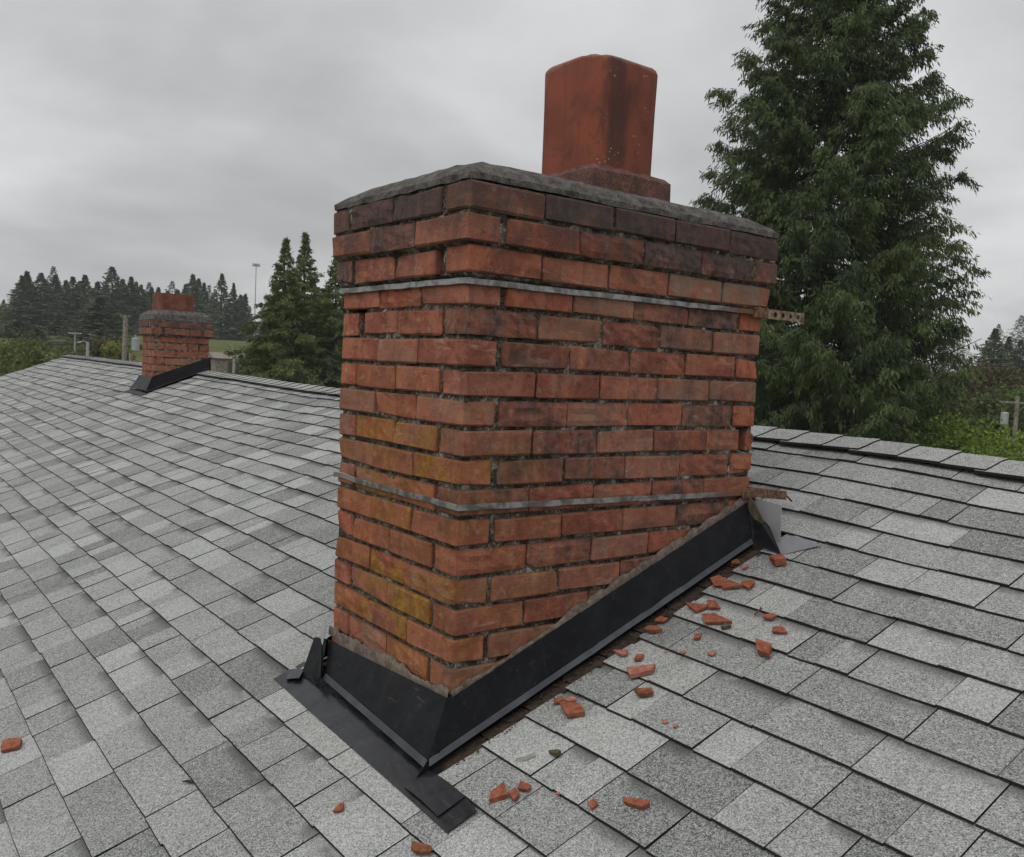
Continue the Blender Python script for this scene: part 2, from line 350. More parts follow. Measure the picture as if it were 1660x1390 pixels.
M = dict(
    brick=make_brick_mat(), mortar=make_mortar_mat(), flue=make_flue_mat(), shingle=make_shingle_mat(), black=make_metal_black(),
    apron=make_metal_black('smooth_dark_apron_metal', 0.5, 1.6, 0.20), hem=make_metal_black('skylit_hem_metal', 0.4, 5.0, 0.4),  # hem is the black lightened: sky light on the lip put into its colour
    crown=make_concrete('weathered_crown_concrete', (0.034, 0.030, 0.027), (0.165, 0.152, 0.135)),
    smear=make_concrete('smeared_mortar', (0.095, 0.07, 0.05), (0.27, 0.225, 0.18), 45),
    collar=make_concrete('sooty_clay_collar', (0.07, 0.036, 0.030), (0.19, 0.085, 0.062), 16),
    strap=make_plain('weathered_galvanised_strap', (0.27, 0.27, 0.26), 0.55, 0.5, 22, 0.45, 0.2, col2=(0.15, 0.14, 0.125)),
    rust=make_plain('rusty_steel', (0.20, 0.115, 0.06), 0.85, 0.1, 60, 0.5, 0.4, col2=(0.075, 0.033, 0.02)),
    rustpale=make_plain('part_rusted_galvanised_steel', (0.27, 0.235, 0.175), 0.75, 0.2, 45, 0.5, 0.3, col2=(0.14, 0.07, 0.04)),
    sheet=make_plain('pale_galvanised_sheet', (0.44, 0.44, 0.46), 0.42, 0.35, 8, 0.12, 0.1),
    felt=make_plain('dark_brown_debris', (0.055, 0.034, 0.022), 0.95, 0, 60, 0.6, 0.5),
    chip=make_plain('fresh_broken_brick', (0.31, 0.112, 0.062), 0.92, 0, 75, 0.3, 0.9, 0.2, col2=(0.20, 0.062, 0.040)),
    chip_pink=make_plain('pale_pink_broken_brick', (0.41, 0.19, 0.14), 0.92, 0, 70, 0.3, 0.9, 0.2, col2=(0.28, 0.10, 0.07)),
    chip_brown=make_plain('dirty_brown_broken_brick', (0.27, 0.105, 0.055), 0.92, 0, 50, 0.3, 0.6, 0.2, col2=(0.12, 0.05, 0.025)),
    whitebit=make_plain('white_mortar_sliver', (0.55, 0.54, 0.50), 0.9, 0, 60, 0.3, 0.4),
    moss=make_plain('moss_clump', (0.10, 0.085, 0.045), 0.95, 0, 90, 0.5, 0.6),
    wall=make_plain('painted_house_siding', (0.42, 0.40, 0.36), 0.8, 0, 6, 0.1, 0.1),
    trim=make_plain('white_trim_paint', (0.62, 0.61, 0.58), 0.6, 0, 9, 0.12, 0.1),
    bark=make_plain('conifer_bark', (0.085, 0.062, 0.048), 0.95, 0, 14, 0.5, 0.6),
    palewood=make_plain('bare_pale_wood', (0.33, 0.31, 0.27), 0.9, 0, 20, 0.3, 0.3),
    polewood=make_plain('weathered_pole_wood', (0.27, 0.24, 0.19), 0.9, 0, 7, 0.55, 0.3),
    greymetal=make_plain('grey_painted_metal', (0.36, 0.37, 0.38), 0.5, 0.2, 4, 0.15, 0.0),
    darkmetal=make_plain('dark_cable', (0.05, 0.05, 0.052), 0.6, 0, 4, 0.15, 0.0),
    whitewall=make_plain('white_wall_paint', (0.6, 0.6, 0.57), 0.7, 0, 2, 0.1, 0.0),
    grass=make_plain('rough_grass', (0.105, 0.115, 0.035), 0.95, 0, 0.25, 0.4, 0.0, 0.1, col2=(0.055, 0.075, 0.024)),
    cedar=make_leaf('cedar_foliage', (0.022, 0.040, 0.019), (0.105, 0.145, 0.060)),
    fir=make_leaf('fir_foliage', (0.032, 0.056, 0.020), (0.165, 0.205, 0.072)),
    farfir=make_leaf('far_fir_foliage', (0.050, 0.072, 0.048), (0.140, 0.180, 0.110), 0.25),  # paler and bluer than the near firs, distance haze put into the colour
    leaf=make_leaf('bright_shrub_foliage', (0.055, 0.095, 0.016), (0.175, 0.25, 0.05), 0.35),
    leaf2=make_leaf('dull_shrub_foliage', (0.05, 0.07, 0.02), (0.14, 0.175, 0.055), 0.3),
    leafred=make_leaf('reddish_foliage', (0.048, 0.045, 0.02), (0.125, 0.110, 0.052), 0.3),
    leafyel=make_leaf('yellow_green_foliage', (0.10, 0.12, 0.02), (0.26, 0.29, 0.06), 0.3),
)

def make_strap():
    m, nt, b = mat('weathered_strap_rusting_to_one_end'); g = N(nt); W = g.n('ShaderNodeNewGeometry').outputs['Position']
    s = g.n('ShaderNodeSeparateXYZ'); nt.links.new(W, s.inputs[0])
    n1 = g.noise(W, 24, 5, 0.65, 0.4); n2 = g.noise(W, 120, 3, 0.6)
    c = g.mix(g.smooth(n1, 0.38, 0.62), (0.13, 0.125, 0.115), (0.33, 0.335, 0.33))
    r = g.math('ADD', g.smooth(s.outputs[1], 0.70, 1.0), g.math('MULTIPLY', g.math('SUBTRACT', n1, 0.5), 1.6))
    r = g.math('MAXIMUM', g.smooth(r, 0.35, 0.7), g.math('MULTIPLY', g.smooth(n1, 0.60, 0.70), 0.6))
    c = g.mix(r, c, g.mix(n2, (0.06, 0.03, 0.02), (0.21, 0.10, 0.05)))
    nt.links.new(c, b.inputs['Base Color']); nt.links.new(g.math('ADD', 0.38, g.math('MULTIPLY', r, 0.45)), b.inputs['Roughness'])
    nt.links.new(g.math('MULTIPLY', g.math('SUBTRACT', 1.0, r), 0.6), b.inputs['Metallic'])
    nt.links.new(g.bump(n1, 0.35, 0.006), b.inputs['Normal'])
    return m
M['strap'] = make_strap()
M['foot'] = make_plain('dull_grey_saddle_metal', (0.20, 0.20, 0.215), 0.45, 0.2, 9, 0.2, 0.1)

# ------------------------------------------------------------------ roof geometry functions
TP = math.tan(rad(21)); CP = math.cos(rad(21)); SP = math.sin(rad(21)); Z0 = -1.27
RIDGE_Y = 1.722; X_END = -13.4; X_RIGHT = 4.0; Y_EAVE = -4.2
_sx = [-15, -9, -7, -4.3, -2, -0.6, 0, 0.45, 1.0, 4]; _sz = [0.085, 0.05, 0.027, -0.012, 0.0, 0.012, 0.004, -0.018, -0.03, -0.04]
def sag(x, y):
    return float(np.interp(x, _sx, _sz)) * (sm(0.0, 1.7, y) if x > -3 else sm(-3.0, 1.7, y) if x < -5 else sm(0.0, 1.7, y))
def rz(x, y, h=0.0):     # roof surface height, h measured off the slope
    w = 0.0018 * math.sin(x * 2.3 + y * 1.7) + 0.0011 * math.sin(x * 5.3 - y * 4.1 + 1.0)
    return Z0 + TP * y + sag(x, y) + w + h / CP
def rp(x, y, h=0.0): return (x, y - 0.0, rz(x, y, h))

# ------------------------------------------------------------------ ground, hill
def terrain(x, y):
    r = math.hypot(x - CAM.x, y - CAM.y)
    return -5.6 + 6.9 * sm(38, 122, r) + 2.4 * sm(130, 260, r) + 0.25 * math.sin(x * 0.05) * sm(20, 60, r)
def make_ground():
    rs = [0, 4, 8, 12, 17, 23, 30, 36, 42, 48, 55, 62, 70, 78, 86, 95, 104, 113, 122, 132, 145, 160, 180, 210, 260, 340, 460, 600]
    na = 96; vs = [(CAM.x, CAM.y, terrain(CAM.x, CAM.y))]; fs = []
    for r in rs[1:]:
        for k in range(na):
            a = 2 * math.pi * k / na; x = CAM.x + r * math.cos(a); y = CAM.y + r * math.sin(a)
            vs.append((x, y, terrain(x, y)))
    for k in range(na): fs.append((0, 1 + k, 1 + (k + 1) % na))
    for i in range(len(rs) - 2):
        for k in range(na):
            a = 1 + i * na + k; b2 = 1 + i * na + (k + 1) % na; fs.append((a, a + na, b2 + na, b2))
    o = MB().add(vs, fs).build('ground', M['grass'], smooth=True); o['kind'] = 'structure'
make_ground()

# ------------------------------------------------------------------ house and its roof
random.seed(11)
house = empty('house', (-5.3, RIDGE_Y, -5.6))
tag(house, 'low house whose long grey shingle roof fills the foreground', 'house')
def hp(mb, name, m, parent=house, smooth=False):
    o = mb.build(name, m, None, smooth); return adopt(o, parent)
# deck of the near slope
def deck(y0, y1, flip):
    xs = np.linspace(X_END, X_RIGHT, 40); ys = np.linspace(y0, y1, 14); vs = []; fs = []
    for t in (0.0, -0.03):
        for y in ys:
            for x in xs:
                yy = y if not flip else 2 * RIDGE_Y - y
                vs.append((x, y, rz(x, yy, -0.004 + t)))
    nx, ny = len(xs), len(ys); n = nx * ny
    for j in range(ny - 1):
        for i in range(nx - 1):
            a = j * nx + i; fs.append((a, a + 1, a + nx + 1, a + nx)); fs.append((n + a, n + a + nx, n + a + nx + 1, n + a + 1))
    for i in range(nx - 1):
        a = i; fs.append((a, n + a, n + a + 1, a + 1)); a = (ny - 1) * nx + i; fs.append((a, a + 1, n + a + 1, n + a))
    for j in range(ny - 1):
        a = j * nx; fs.append((a, a + nx, n + a + nx, n + a)); a = j * nx + nx - 1; fs.append((a, n + a, n + a + nx, a + nx))
    return MB().add(vs, fs)
slope = hp(deck(Y_EAVE, RIDGE_Y, False), 'roof_slope', M['felt'])
def set_shingle_attrs(me, tones, bands, uvs, cuts=None):
    a = me.attributes.new('cut', 'FLOAT', 'FACE'); a.data.foreach_set('value', cuts or [0.0] * len(tones))
    a = me.attributes.new('tone', 'FLOAT', 'FACE'); a.data.foreach_set('value', tones)
    a = me.attributes.new('band', 'FLOAT', 'FACE'); a.data.foreach_set('value', bands)
    l = me.uv_layers.new(name='UVMap'); l.data.foreach_set('uv', uvs)
rear = hp(deck(RIDGE_Y, 2 * RIDGE_Y - Y_EAVE, True), 'rear_roof_slope', M['shingle'])
set_shingle_attrs(rear.data, [0.5] * len(rear.data.polygons), [0.0] * len(rear.data.polygons), [0.5] * (2 * len(rear.data.loops)))
# walls, gables, fascia, rake boards
YB = 2 * RIDGE_Y - Y_EAVE; yw0, yw1 = Y_EAVE + 0.5, YB - 0.5; xw0, xw1 = X_END + 0.4, X_RIGHT - 0.4
ze = Z0 + TP * yw0 - 0.12
for nm, a, b_ in (('wall', (xw0, yw0, -5.6), (xw1, yw0 + .15, ze)), ('wall', (xw0, yw1 - .15, -5.6), (xw1, yw1, ze))):
    hp(MB().box(a, b_), nm, M['wall'])
for xa in (xw0, xw1 - .15):
    pts = [(xa, yw0 + .152, -5.6), (xa, yw1 - .152, -5.6), (xa, yw1 - .152, ze), (xa, RIDGE_Y, Z0 + TP * RIDGE_Y - .14), (xa, yw0 + .152, ze)]
    hp(MB().slab(pts, (0.15, 0, 0)), 'wall', M['wall'])
for sgn in (0, 1):
    mb = MB()
    for k in range(12):
        y0 = Y_EAVE + (RIDGE_Y - Y_EAVE) * k / 12; y1 = Y_EAVE + (RIDGE_Y - Y_EAVE) * (k + 1) / 12
        p = []
        for dz in (-0.16, -0.036):
            for (x, y) in ((X_END - .02, y0), (X_END + .002, y0), (X_END + .002, y1), (X_END - .02, y1)):
                p.append((x, y if not sgn else 2 * RIDGE_Y - y, rz(X_END, y, dz)))
        mb.hexa(p)
    hp(mb, 'rake_board', M['trim'])
hp(MB().box((X_END, Y_EAVE - .03, Z0 + TP * Y_EAVE - .17), (X_RIGHT, Y_EAVE - .004, Z0 + TP * Y_EAVE - .03)), 'fascia_board', M['trim'])

# ---- shingles: real tabs, course by course
EXPY = 0.117; YC0 = 0.0427 - 5 * 0.117
def project(p):
    d = Vector(p) - CAM; z = d.dot(CF)
    if z <= 0.05: return None
    return (0.5 + 1457.98 / 1660 * d.dot(CR) / z, 0.5 - 1457.98 / 1390 * d.dot(CU) / z, z)
def tab_mesh(x0, x1, y0, y1, lift, seed, tone, band, ragged=False):
    r = random.Random(seed); n = 3 if x1 - x0 > .1 else 2
    vs = []; fs = []; uv = []
    th = 0.0048
    ends = (r.uniform(-.0015, .0015), r.uniform(-.0015, .0015))
    for i in range(n + 1):
        x = x0 + (x1 - x0) * i / n; e = ends[0] + (ends[1] - ends[0]) * i / n + r.uniform(-.0006, .0006)
        jb = r.uniform(-.0006, .0008)
        vs += [(x, y0 + e, rz(x, y0, 0.0035 + lift + jb)), (x, y0 + e, rz(x, y0, 0.0035 + th + lift + jb)),
               (x, y1, rz(x, y1, 0.0015 + lift * .3)), (x, y1, rz(x, y1, -0.002))]
    for i in range(n):
        a = 4 * i; b2 = a + 4
        fs += [(a, b2, b2 + 1, a + 1), (a + 1, b2 + 1, b2 + 2, a + 2)]
        u0 = (x1 - x0) * i / n; u1 = (x1 - x0) * (i + 1) / n; vt = (y1 - y0) / EXPY
        uv += [u0, 0, u1, 0, u1, 0, u0, 0, u0, 0, u1, 0, u1, vt, u0, vt]
    fs += [(0, 1, 2, 3)]; uv += [0, 0, 0, 0, 0, 1, 0, 1]
    e = 4 * n; fs += [(e + 3, e + 2, e + 1, e)]; uv += [1, 1, 1, 1, 1, 0, 1, 0]
    return vs, fs, uv
def chimney_gap(y0, y1):
    """x ranges of the slope covered by chimneys and their flashing at this course"""
    g = []
    if y1 > -0.055 and y0 < 1.06: g.append((-0.675, 0.074))
    if y1 > 1.20 and y0 < 1.80: g.append((-7.47, -6.94))
    return g
tabs = []
rt = random.Random(5)
k = 0
while True:
    y0 = YC0 + EXPY * k
    k -= 1
    if y0 < Y_EAVE: break
k0 = k + 2
k = k0
while True:
    y0 = YC0 + EXPY * k
    if y0 > RIDGE_Y - 0.03: break
    y1 = min(y0 + EXPY + 0.018, RIDGE_Y - 0.006)
    x = X_END - 0.03 + rt.uniform(0, .1); gaps = chimney_gap(y0, y1); up = False
    tone = 0.5
    while x < X_RIGHT:
        w = rt.choice([0.075, 0.10, 0.125, 0.15, 0.17, 0.19, 0.21, 0.24]) * rt.uniform(.9, 1.1)
        if y0 < -2.2: w *= 2.0
        x1 = min(x + w, X_RIGHT)
        segs = [(x, x1 - 0.0024)]
        for (ga, gb) in gaps:
            ns = []
            for (a, b2) in segs:
                if b2 <= ga or a >= gb: ns.append((a, b2))
                else:
                    if a < ga - .012: ns.append((a, ga))
                    if b2 > gb + .012: ns.append((gb, b2))
            segs = ns
        up = not up if rt.random() < .8 else up
        tone = rt.choice([.20, .34, .44, .5, .56, .66, .80]) + rt.uniform(-.05, .05)
        band = 1.0 if (rt.random() < .40) else 0.0
        for (a, b2) in segs:
            lift = (0.0026 if up else 0.0) + rt.uniform(0, .0008)
            if -0.12 < y0 < -0.04 and -0.8 < a < 0.5: lift = 0.0055
            # split the strip into one or two granule drops
            tabs.append((a, b2, y0, y1, lift, rt.randrange(10**6), tone, band))
        x = x1
    k += 1
scored = []
for i, t in enumerate(tabs):
    c = [project(rp(xx, yy)) for xx in (t[0], t[1]) for yy in (t[2], t[2] + EXPY)]
    a = 0
    if all(c):
        m = project(rp((t[0] + t[1]) / 2, t[2] + EXPY / 2))
        if -0.02 < m[0] < 1.02 and m[1] < 1.03:
            ar = abs((c[1][0] - c[0][0]) * (c[2][1] - c[0][1]) - (c[1][1] - c[0][1]) * (c[2][0] - c[0][0]))
            # behind the big chimney?
            px, py = m[0] * 1660, m[1] * 1390
            if not (548 < px < 1215 and py < 1000 - (px - 548) * 0.2): a = ar
    scored.append((a, i))
scored.sort(reverse=True)
near_ids = set(i for a, i in scored[:292] if a > 0)
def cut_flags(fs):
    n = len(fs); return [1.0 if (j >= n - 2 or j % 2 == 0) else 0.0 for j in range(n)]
SC2 = []; SV = []; SF = []; ST = []; SB = []; SU = []
for i, t in enumerate(tabs):
    if t[1] - t[0] < .006: continue
    vs, fs, uv = tab_mesh(*t)
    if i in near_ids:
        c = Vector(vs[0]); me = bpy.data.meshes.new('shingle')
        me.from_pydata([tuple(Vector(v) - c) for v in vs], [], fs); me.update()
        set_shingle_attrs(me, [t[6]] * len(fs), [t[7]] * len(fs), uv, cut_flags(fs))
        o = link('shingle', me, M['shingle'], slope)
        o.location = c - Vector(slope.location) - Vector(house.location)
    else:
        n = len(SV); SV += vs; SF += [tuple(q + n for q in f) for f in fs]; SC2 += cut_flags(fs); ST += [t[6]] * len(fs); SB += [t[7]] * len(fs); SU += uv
me = bpy.data.meshes.new('shingle_field'); me.from_pydata(SV, [], SF); me.update(); set_shingle_attrs(me, ST, SB, SU, SC2)
o = link('shingle_field', me, M['shingle'], slope); o['kind'] = 'stuff'
o.location = -(Vector(slope.location) + Vector(house.location))

# ---- ridge caps, bent over the ridge, each lapping the next
ridge = hp(MB().box((X_END, RIDGE_Y - .004, Z0 + TP * RIDGE_Y - .05), (X_RIGHT, RIDGE_Y + .004, Z0 + TP * RIDGE_Y - .03)), 'ridge', M['felt'])
def cap_mesh(x0, x1, seed):
    r = random.Random(seed); leg = 0.118 + r.uniform(-.004, .004)
    prof = [(-leg, 0.0), (-leg * .55, 0.0), (-0.028, -0.001), (0.0, -0.004), (0.028, -0.001), (leg * .55, 0), (leg, 0)]
    vs = []; fs = []; uv = []; n = len(prof)
    for xi, (x, l) in enumerate(((x0, 0.003), (x1, 0.0085))):
        for (dy, dh) in prof:
            skew = 0.012 * math.sin((dy / leg) * 2.2) + r.uniform(-.001, .001)
            xx = x + skew
            yy = RIDGE_Y - abs(dy); h = 0.016 + l + dh + (0.008 if abs(dy) > leg * .9 else 0)
            z = rz(xx, yy, h); vs.append((xx, RIDGE_Y + dy, z)); vs.append((xx, RIDGE_Y + dy, z - 0.0085))
    R = 2 * n
    for j in range(n - 1):
        a = 2 * j
        fs.append((a, a + R, a + R + 2, a + 2)); uv += [0, .2, 0, .2, .3, .3, .3, .3]
        fs.append((R + a, R + a + 1, R + a + 3, R + a + 2)); uv += [0.0] * 8
        fs.append((a, a + 2, a + 3, a + 1)); uv += [0.0] * 8
    fs.append((0, 1, R + 1, R)); uv += [0.0] * 8
    a = 2 * n - 2; fs.append((a, R + a, R + a + 1, a + 1)); uv += [0.0] * 8
    return vs, fs, uv
x = X_END; i = 0
while x < 1.6:
    vs, fs, uv = cap_mesh(x, x + 0.139 + 0.03, i + 900)
    c = Vector(vs[0]); me = bpy.data.meshes.new('ridge_cap'); me.from_pydata([tuple(Vector(v) - c) for v in vs], [], fs); me.update()
    set_shingle_attrs(me, [0.55 + random.uniform(-.12, .14)] * len(fs), [0.0] * len(fs), uv, [0.0 if (j % 3 == 0 and j < len(fs) - 2) else 1.0 for j in range(len(fs))])
    o = link('ridge_cap', me, M['shingle'], ridge); o.location = c - Vector(ridge.location) - Vector(house.location)
    x += 0.139; i += 1

# ------------------------------------------------------------------ chimney builder
MOD = 0.2033; CO = 0.0677; JT = 0.0090
_bc = {}
def brick_mesh(L, variant, rough=False, depth=0.092, hgt=CO - JT):
    key = (round(L, 3), variant, rough)
    if key in _bc: return _bc[key]
    r = random.Random(round(L * 1000) * 31 + variant * 7 + int(rough))
    bm = bmesh.new(); bmesh.ops.create_cube(bm, size=1.0)
    bmesh.ops.scale(bm, vec=(L, depth, hgt), verts=bm.verts)
    if not rough:
        bmesh.ops.bevel(bm, geom=list(bm.edges), offset=0.0035 + 0.001 * r.random(), segments=1, affect='EDGES', profile=.5)
        for v in bm.verts: v.co += Vector((r.uniform(-.0018, .0016), r.uniform(-.0010, .0010), r.uniform(-.0016, .0014)))
    else:
        long_e = [e for e in bm.edges if abs(e.verts[0].co.x - e.verts[1].co.x) > L * .9]
        bmesh.ops.subdivide_edges(bm, edges=long_e, cuts=6, use_grid_fill=True)
        ver = [e for e in bm.edges if abs(e.verts[0].co.z - e.verts[1].co.z) > hgt * .9]
        bmesh.ops.subdivide_edges(bm, edges=ver, cuts=3, use_grid_fill=True)
        for v in bm.verts:
            if v.co.y < -depth * .45:
                edge = abs(v.co.z) > hgt * .45 or abs(v.co.x) > L * .47
                v.co.y += r.uniform(0.0, 0.0048) + (0.0024 if edge else 0)
            v.co += Vector((r.uniform(-.001, .001), 0, r.uniform(-.0012, .0012)))
    if variant in (1, 3):
        cxs, czs = r.choice([-1, 1]) * L / 2, r.choice([-1, 1]) * hgt / 2
        for v in bm.verts:
            d = math.hypot(v.co.x - cxs, (v.co.z - czs) * 1.6)
            if d < .022 and v.co.y < 0: v.co.x -= math.copysign(.006, cxs) * (1 - d / .022); v.co.z -= math.copysign(.005, czs) * (1 - d / .022); v.co.y += .006 * (1 - d / .022)
    me = bpy.data.meshes.new('brick'); bm.to_mesh(me); bm.free(); me.materials.append(M['brick'])
    _bc[key] = me
    return me
def ring(W, D, A, hw=MOD / 2):
    """bricks of one course: (face, start, length) measured along each face; face f=front r=right b=back l=left"""
    def fill(a, b):
        out = []
        while b - a > MOD * 0.75: out.append((a, a + MOD)); a += MOD
        if b - a > .02: out.append((a, b))
        return out
    L = []
    if A:
        for f in 'rl': L += [(f, a, b) for a, b in fill(0, D)]
        for f in 'fb': L += [(f, a, b) for a, b in fill(hw, W - hw)]
    else:
        for f in 'fb': L += [(f, a, b) for a, b in fill(0, W)]
        for f in 'rl': L += [(f, a, b) for a, b in fill(hw, D - hw)]
    return L
def place_brick(root, face, a, b, z, X0, Y0, W, D, ov, stain, rough=False, rr=random):
    """X0,Y0: near (front-right) corner; x runs to -W, y runs to +D. a,b along the face (front: from the right corner leftwards)"""
    dep = 0.092
    sx = (W + 2 * ov) / W; sy = (D + 2 * ov) / D
    if face in 'fb':
        a2, b2 = -ov + a * sx, -ov + b * sx; L = b2 - a2 - rr.uniform(.45, .85) * JT; cx = X0 - (a2 + b2) / 2
        cy = Y0 - ov + dep / 2 if face == 'f' else Y0 + D + ov - dep / 2; ang = 0 if face == 'f' else math.pi
    else:
        a2, b2 = -ov + a * sy, -ov + b * sy; L = b2 - a2 - rr.uniform(.45, .85) * JT; cy = Y0 + (a2 + b2) / 2
        cx = X0 + ov - dep / 2 if face == 'r' else X0 - W - ov + dep / 2; ang = math.pi / 2 if face == 'r' else -math.pi / 2
    if L < .02: return None
    me = brick_mesh(L, rr.randrange(5), rough)
    o = link('brick', me, None, root)
    n = {'f': (0, -1), 'b': (0, 1), 'r': (1, 0), 'l': (-1, 0)}[face]; push = rr.uniform(-.0016, .0026)
    o.location = Vector((cx + n[0] * push, cy + n[1] * push, z + rr.uniform(-.0013, .0013))) - Vector(root.location)
    o.rotation_euler = (0, rr.uniform(-.006, .006), ang + rr.uniform(-.005, .005))
    o.color = stain
    return o
def mortar_core(root, X0, Y0, W, D, ztop, zbot_fn, inset, step=0.0105, holes=(), ovf=None, seed=1):
    """rough recessed mortar body: a fine grid on each face, pushed in and out"""
    rg = np.random.default_rng(seed); mb = MB()
    faces = [('f', W), ('r', D), ('b', W), ('l', D)]
    for face, L in faces:
        nu = max(3, int(L / step)); us = np.linspace(0, L, nu + 1)
        zb = min(zbot_fn(0), zbot_fn(D)) if face in 'rl' else zbot_fn(0 if face == 'f' else D)
        nv = max(3, int((ztop - zb) / step)); zs = np.linspace(zb, ztop, nv + 1); base = len(mb.v)
        for z in zs:
            for u in us:
                edge = u < 1e-6 or u > L - 1e-6
                dpt = inset + (0 if edge else float(rg.uniform(-.0028, .0038)))
                if ovf: dpt -= ovf(z)
                for (hf, hu, hz, ru, rz_, dd) in holes:
                    if hf == face and abs(u - hu) < ru and abs(z - hz) < rz_: dpt = inset + dd
                if face == 'f': p = (X0 - u, Y0 + dpt, z)
                elif face == 'b': p = (X0 - u, Y0 + D - dpt, z)
                elif face == 'r': p = (X0 - dpt, Y0 + u, z)
                else: p = (X0 - W + dpt, Y0 + u, z)
                if edge:   # pull the ends in so that neighbouring faces meet
                    c = inset - (ovf(z) if ovf else 0)
                    if face in 'fb': p = (X0 - (c if u < 1e-6 else L - c), p[1], z)
                    else: p = (p[0], Y0 + (c if u < 1e-6 else L - c), z)
                mb.v.append(p)
        for j in range(nv):
            for i2 in range(nu):
                a = base + j * (nu + 1) + i2; q = (a, a + 1, a + nu + 2, a + nu + 1)
                mb.f.append(q if face in 'rb' else q[::-1])
    c = inset - (ovf(ztop) if ovf else 0)
    mb.add([(X0 - c, Y0 + c, ztop), (X0 - c, Y0 + D - c, ztop), (X0 - W + c, Y0 + D - c, ztop), (X0 - W + c, Y0 + c, ztop)], [(0, 1, 2, 3)])
    o = mb.build('mortar', M['mortar']); return adopt(o, root)
def rough_loft(rings, seed, amp, close_top=True):
    """rings: list of lists of points (same count)"""
    r = random.Random(seed); n = len(rings[0]); mb = MB()
    for k2, rg in enumerate(rings):
        for p in rg:
            mb.v.append((p[0] + r.uniform(-amp, amp), p[1] + r.uniform(-amp, amp), p[2] + r.uniform(-amp, amp)))
    for k2 in range(len(rings) - 1):
        for i2 in range(n):
            j = (i2 + 1) % n; a = k2 * n
            mb.f.append((a + i2, a + j, a + n + j, a + n + i2))
    if close_top: mb.f.append(tuple((len(rings) - 1) * n + i2 for i2 in range(n)))
    return mb
def rect_ring(x0, x1, y0, y1, z, n=22, rnd=0.0, zf=None):
    pts = []
    c = [(x0, y0), (x1, y0), (x1, y1), (x0, y1)]
    for e in range(4):
        a, b2 = c[e], c[(e + 1) % 4]
        for i2 in range(n):
            t = i2 / n; x, y = a[0] + (b2[0] - a[0]) * t, a[1] + (b2[1] - a[1]) * t
            # distance to the nearest corner for rounding
            dc = min(abs(t), abs(1 - t)) * math.hypot(b2[0] - a[0], b2[1] - a[1])
            zz = z - (rnd * (1 - dc / 0.09) ** 2 if dc < .09 and rnd else 0)
            pts.append((x, y, zz))
    return pts
def round_rect(cx, cy, hx, hy, r, z, n=7):
    pts = []
    for (sx, sy, a0) in ((1, -1, -90), (1, 1, 0), (-1, 1, 90), (-1, -1, 180)):
        for i2 in range(n + 1):
            t = rad(a0 + 90 * i2 / n); pts.append((cx + sx * (hx - r) + r * math.cos(t), cy + sy * (hy - r) + r * math.sin(t), z))
    return pts
def hollow(rings_out, rings_in):
    """outer rings bottom->top then inner rings top->bottom"""
    mb = MB(); rs = rings_out + rings_in; n = len(rs[0])
    for r2 in rs: mb.v += r2
    for k2 in range(len(rs) - 1):
        for i2 in range(n):
            j = (i2 + 1) % n; a = k2 * n; mb.f.append((a + i2, a + j, a + n + j, a + n + i2))
    mb.f.append(tuple((len(rs) - 1) * n + i2 for i2 in range(n)))
    return mb

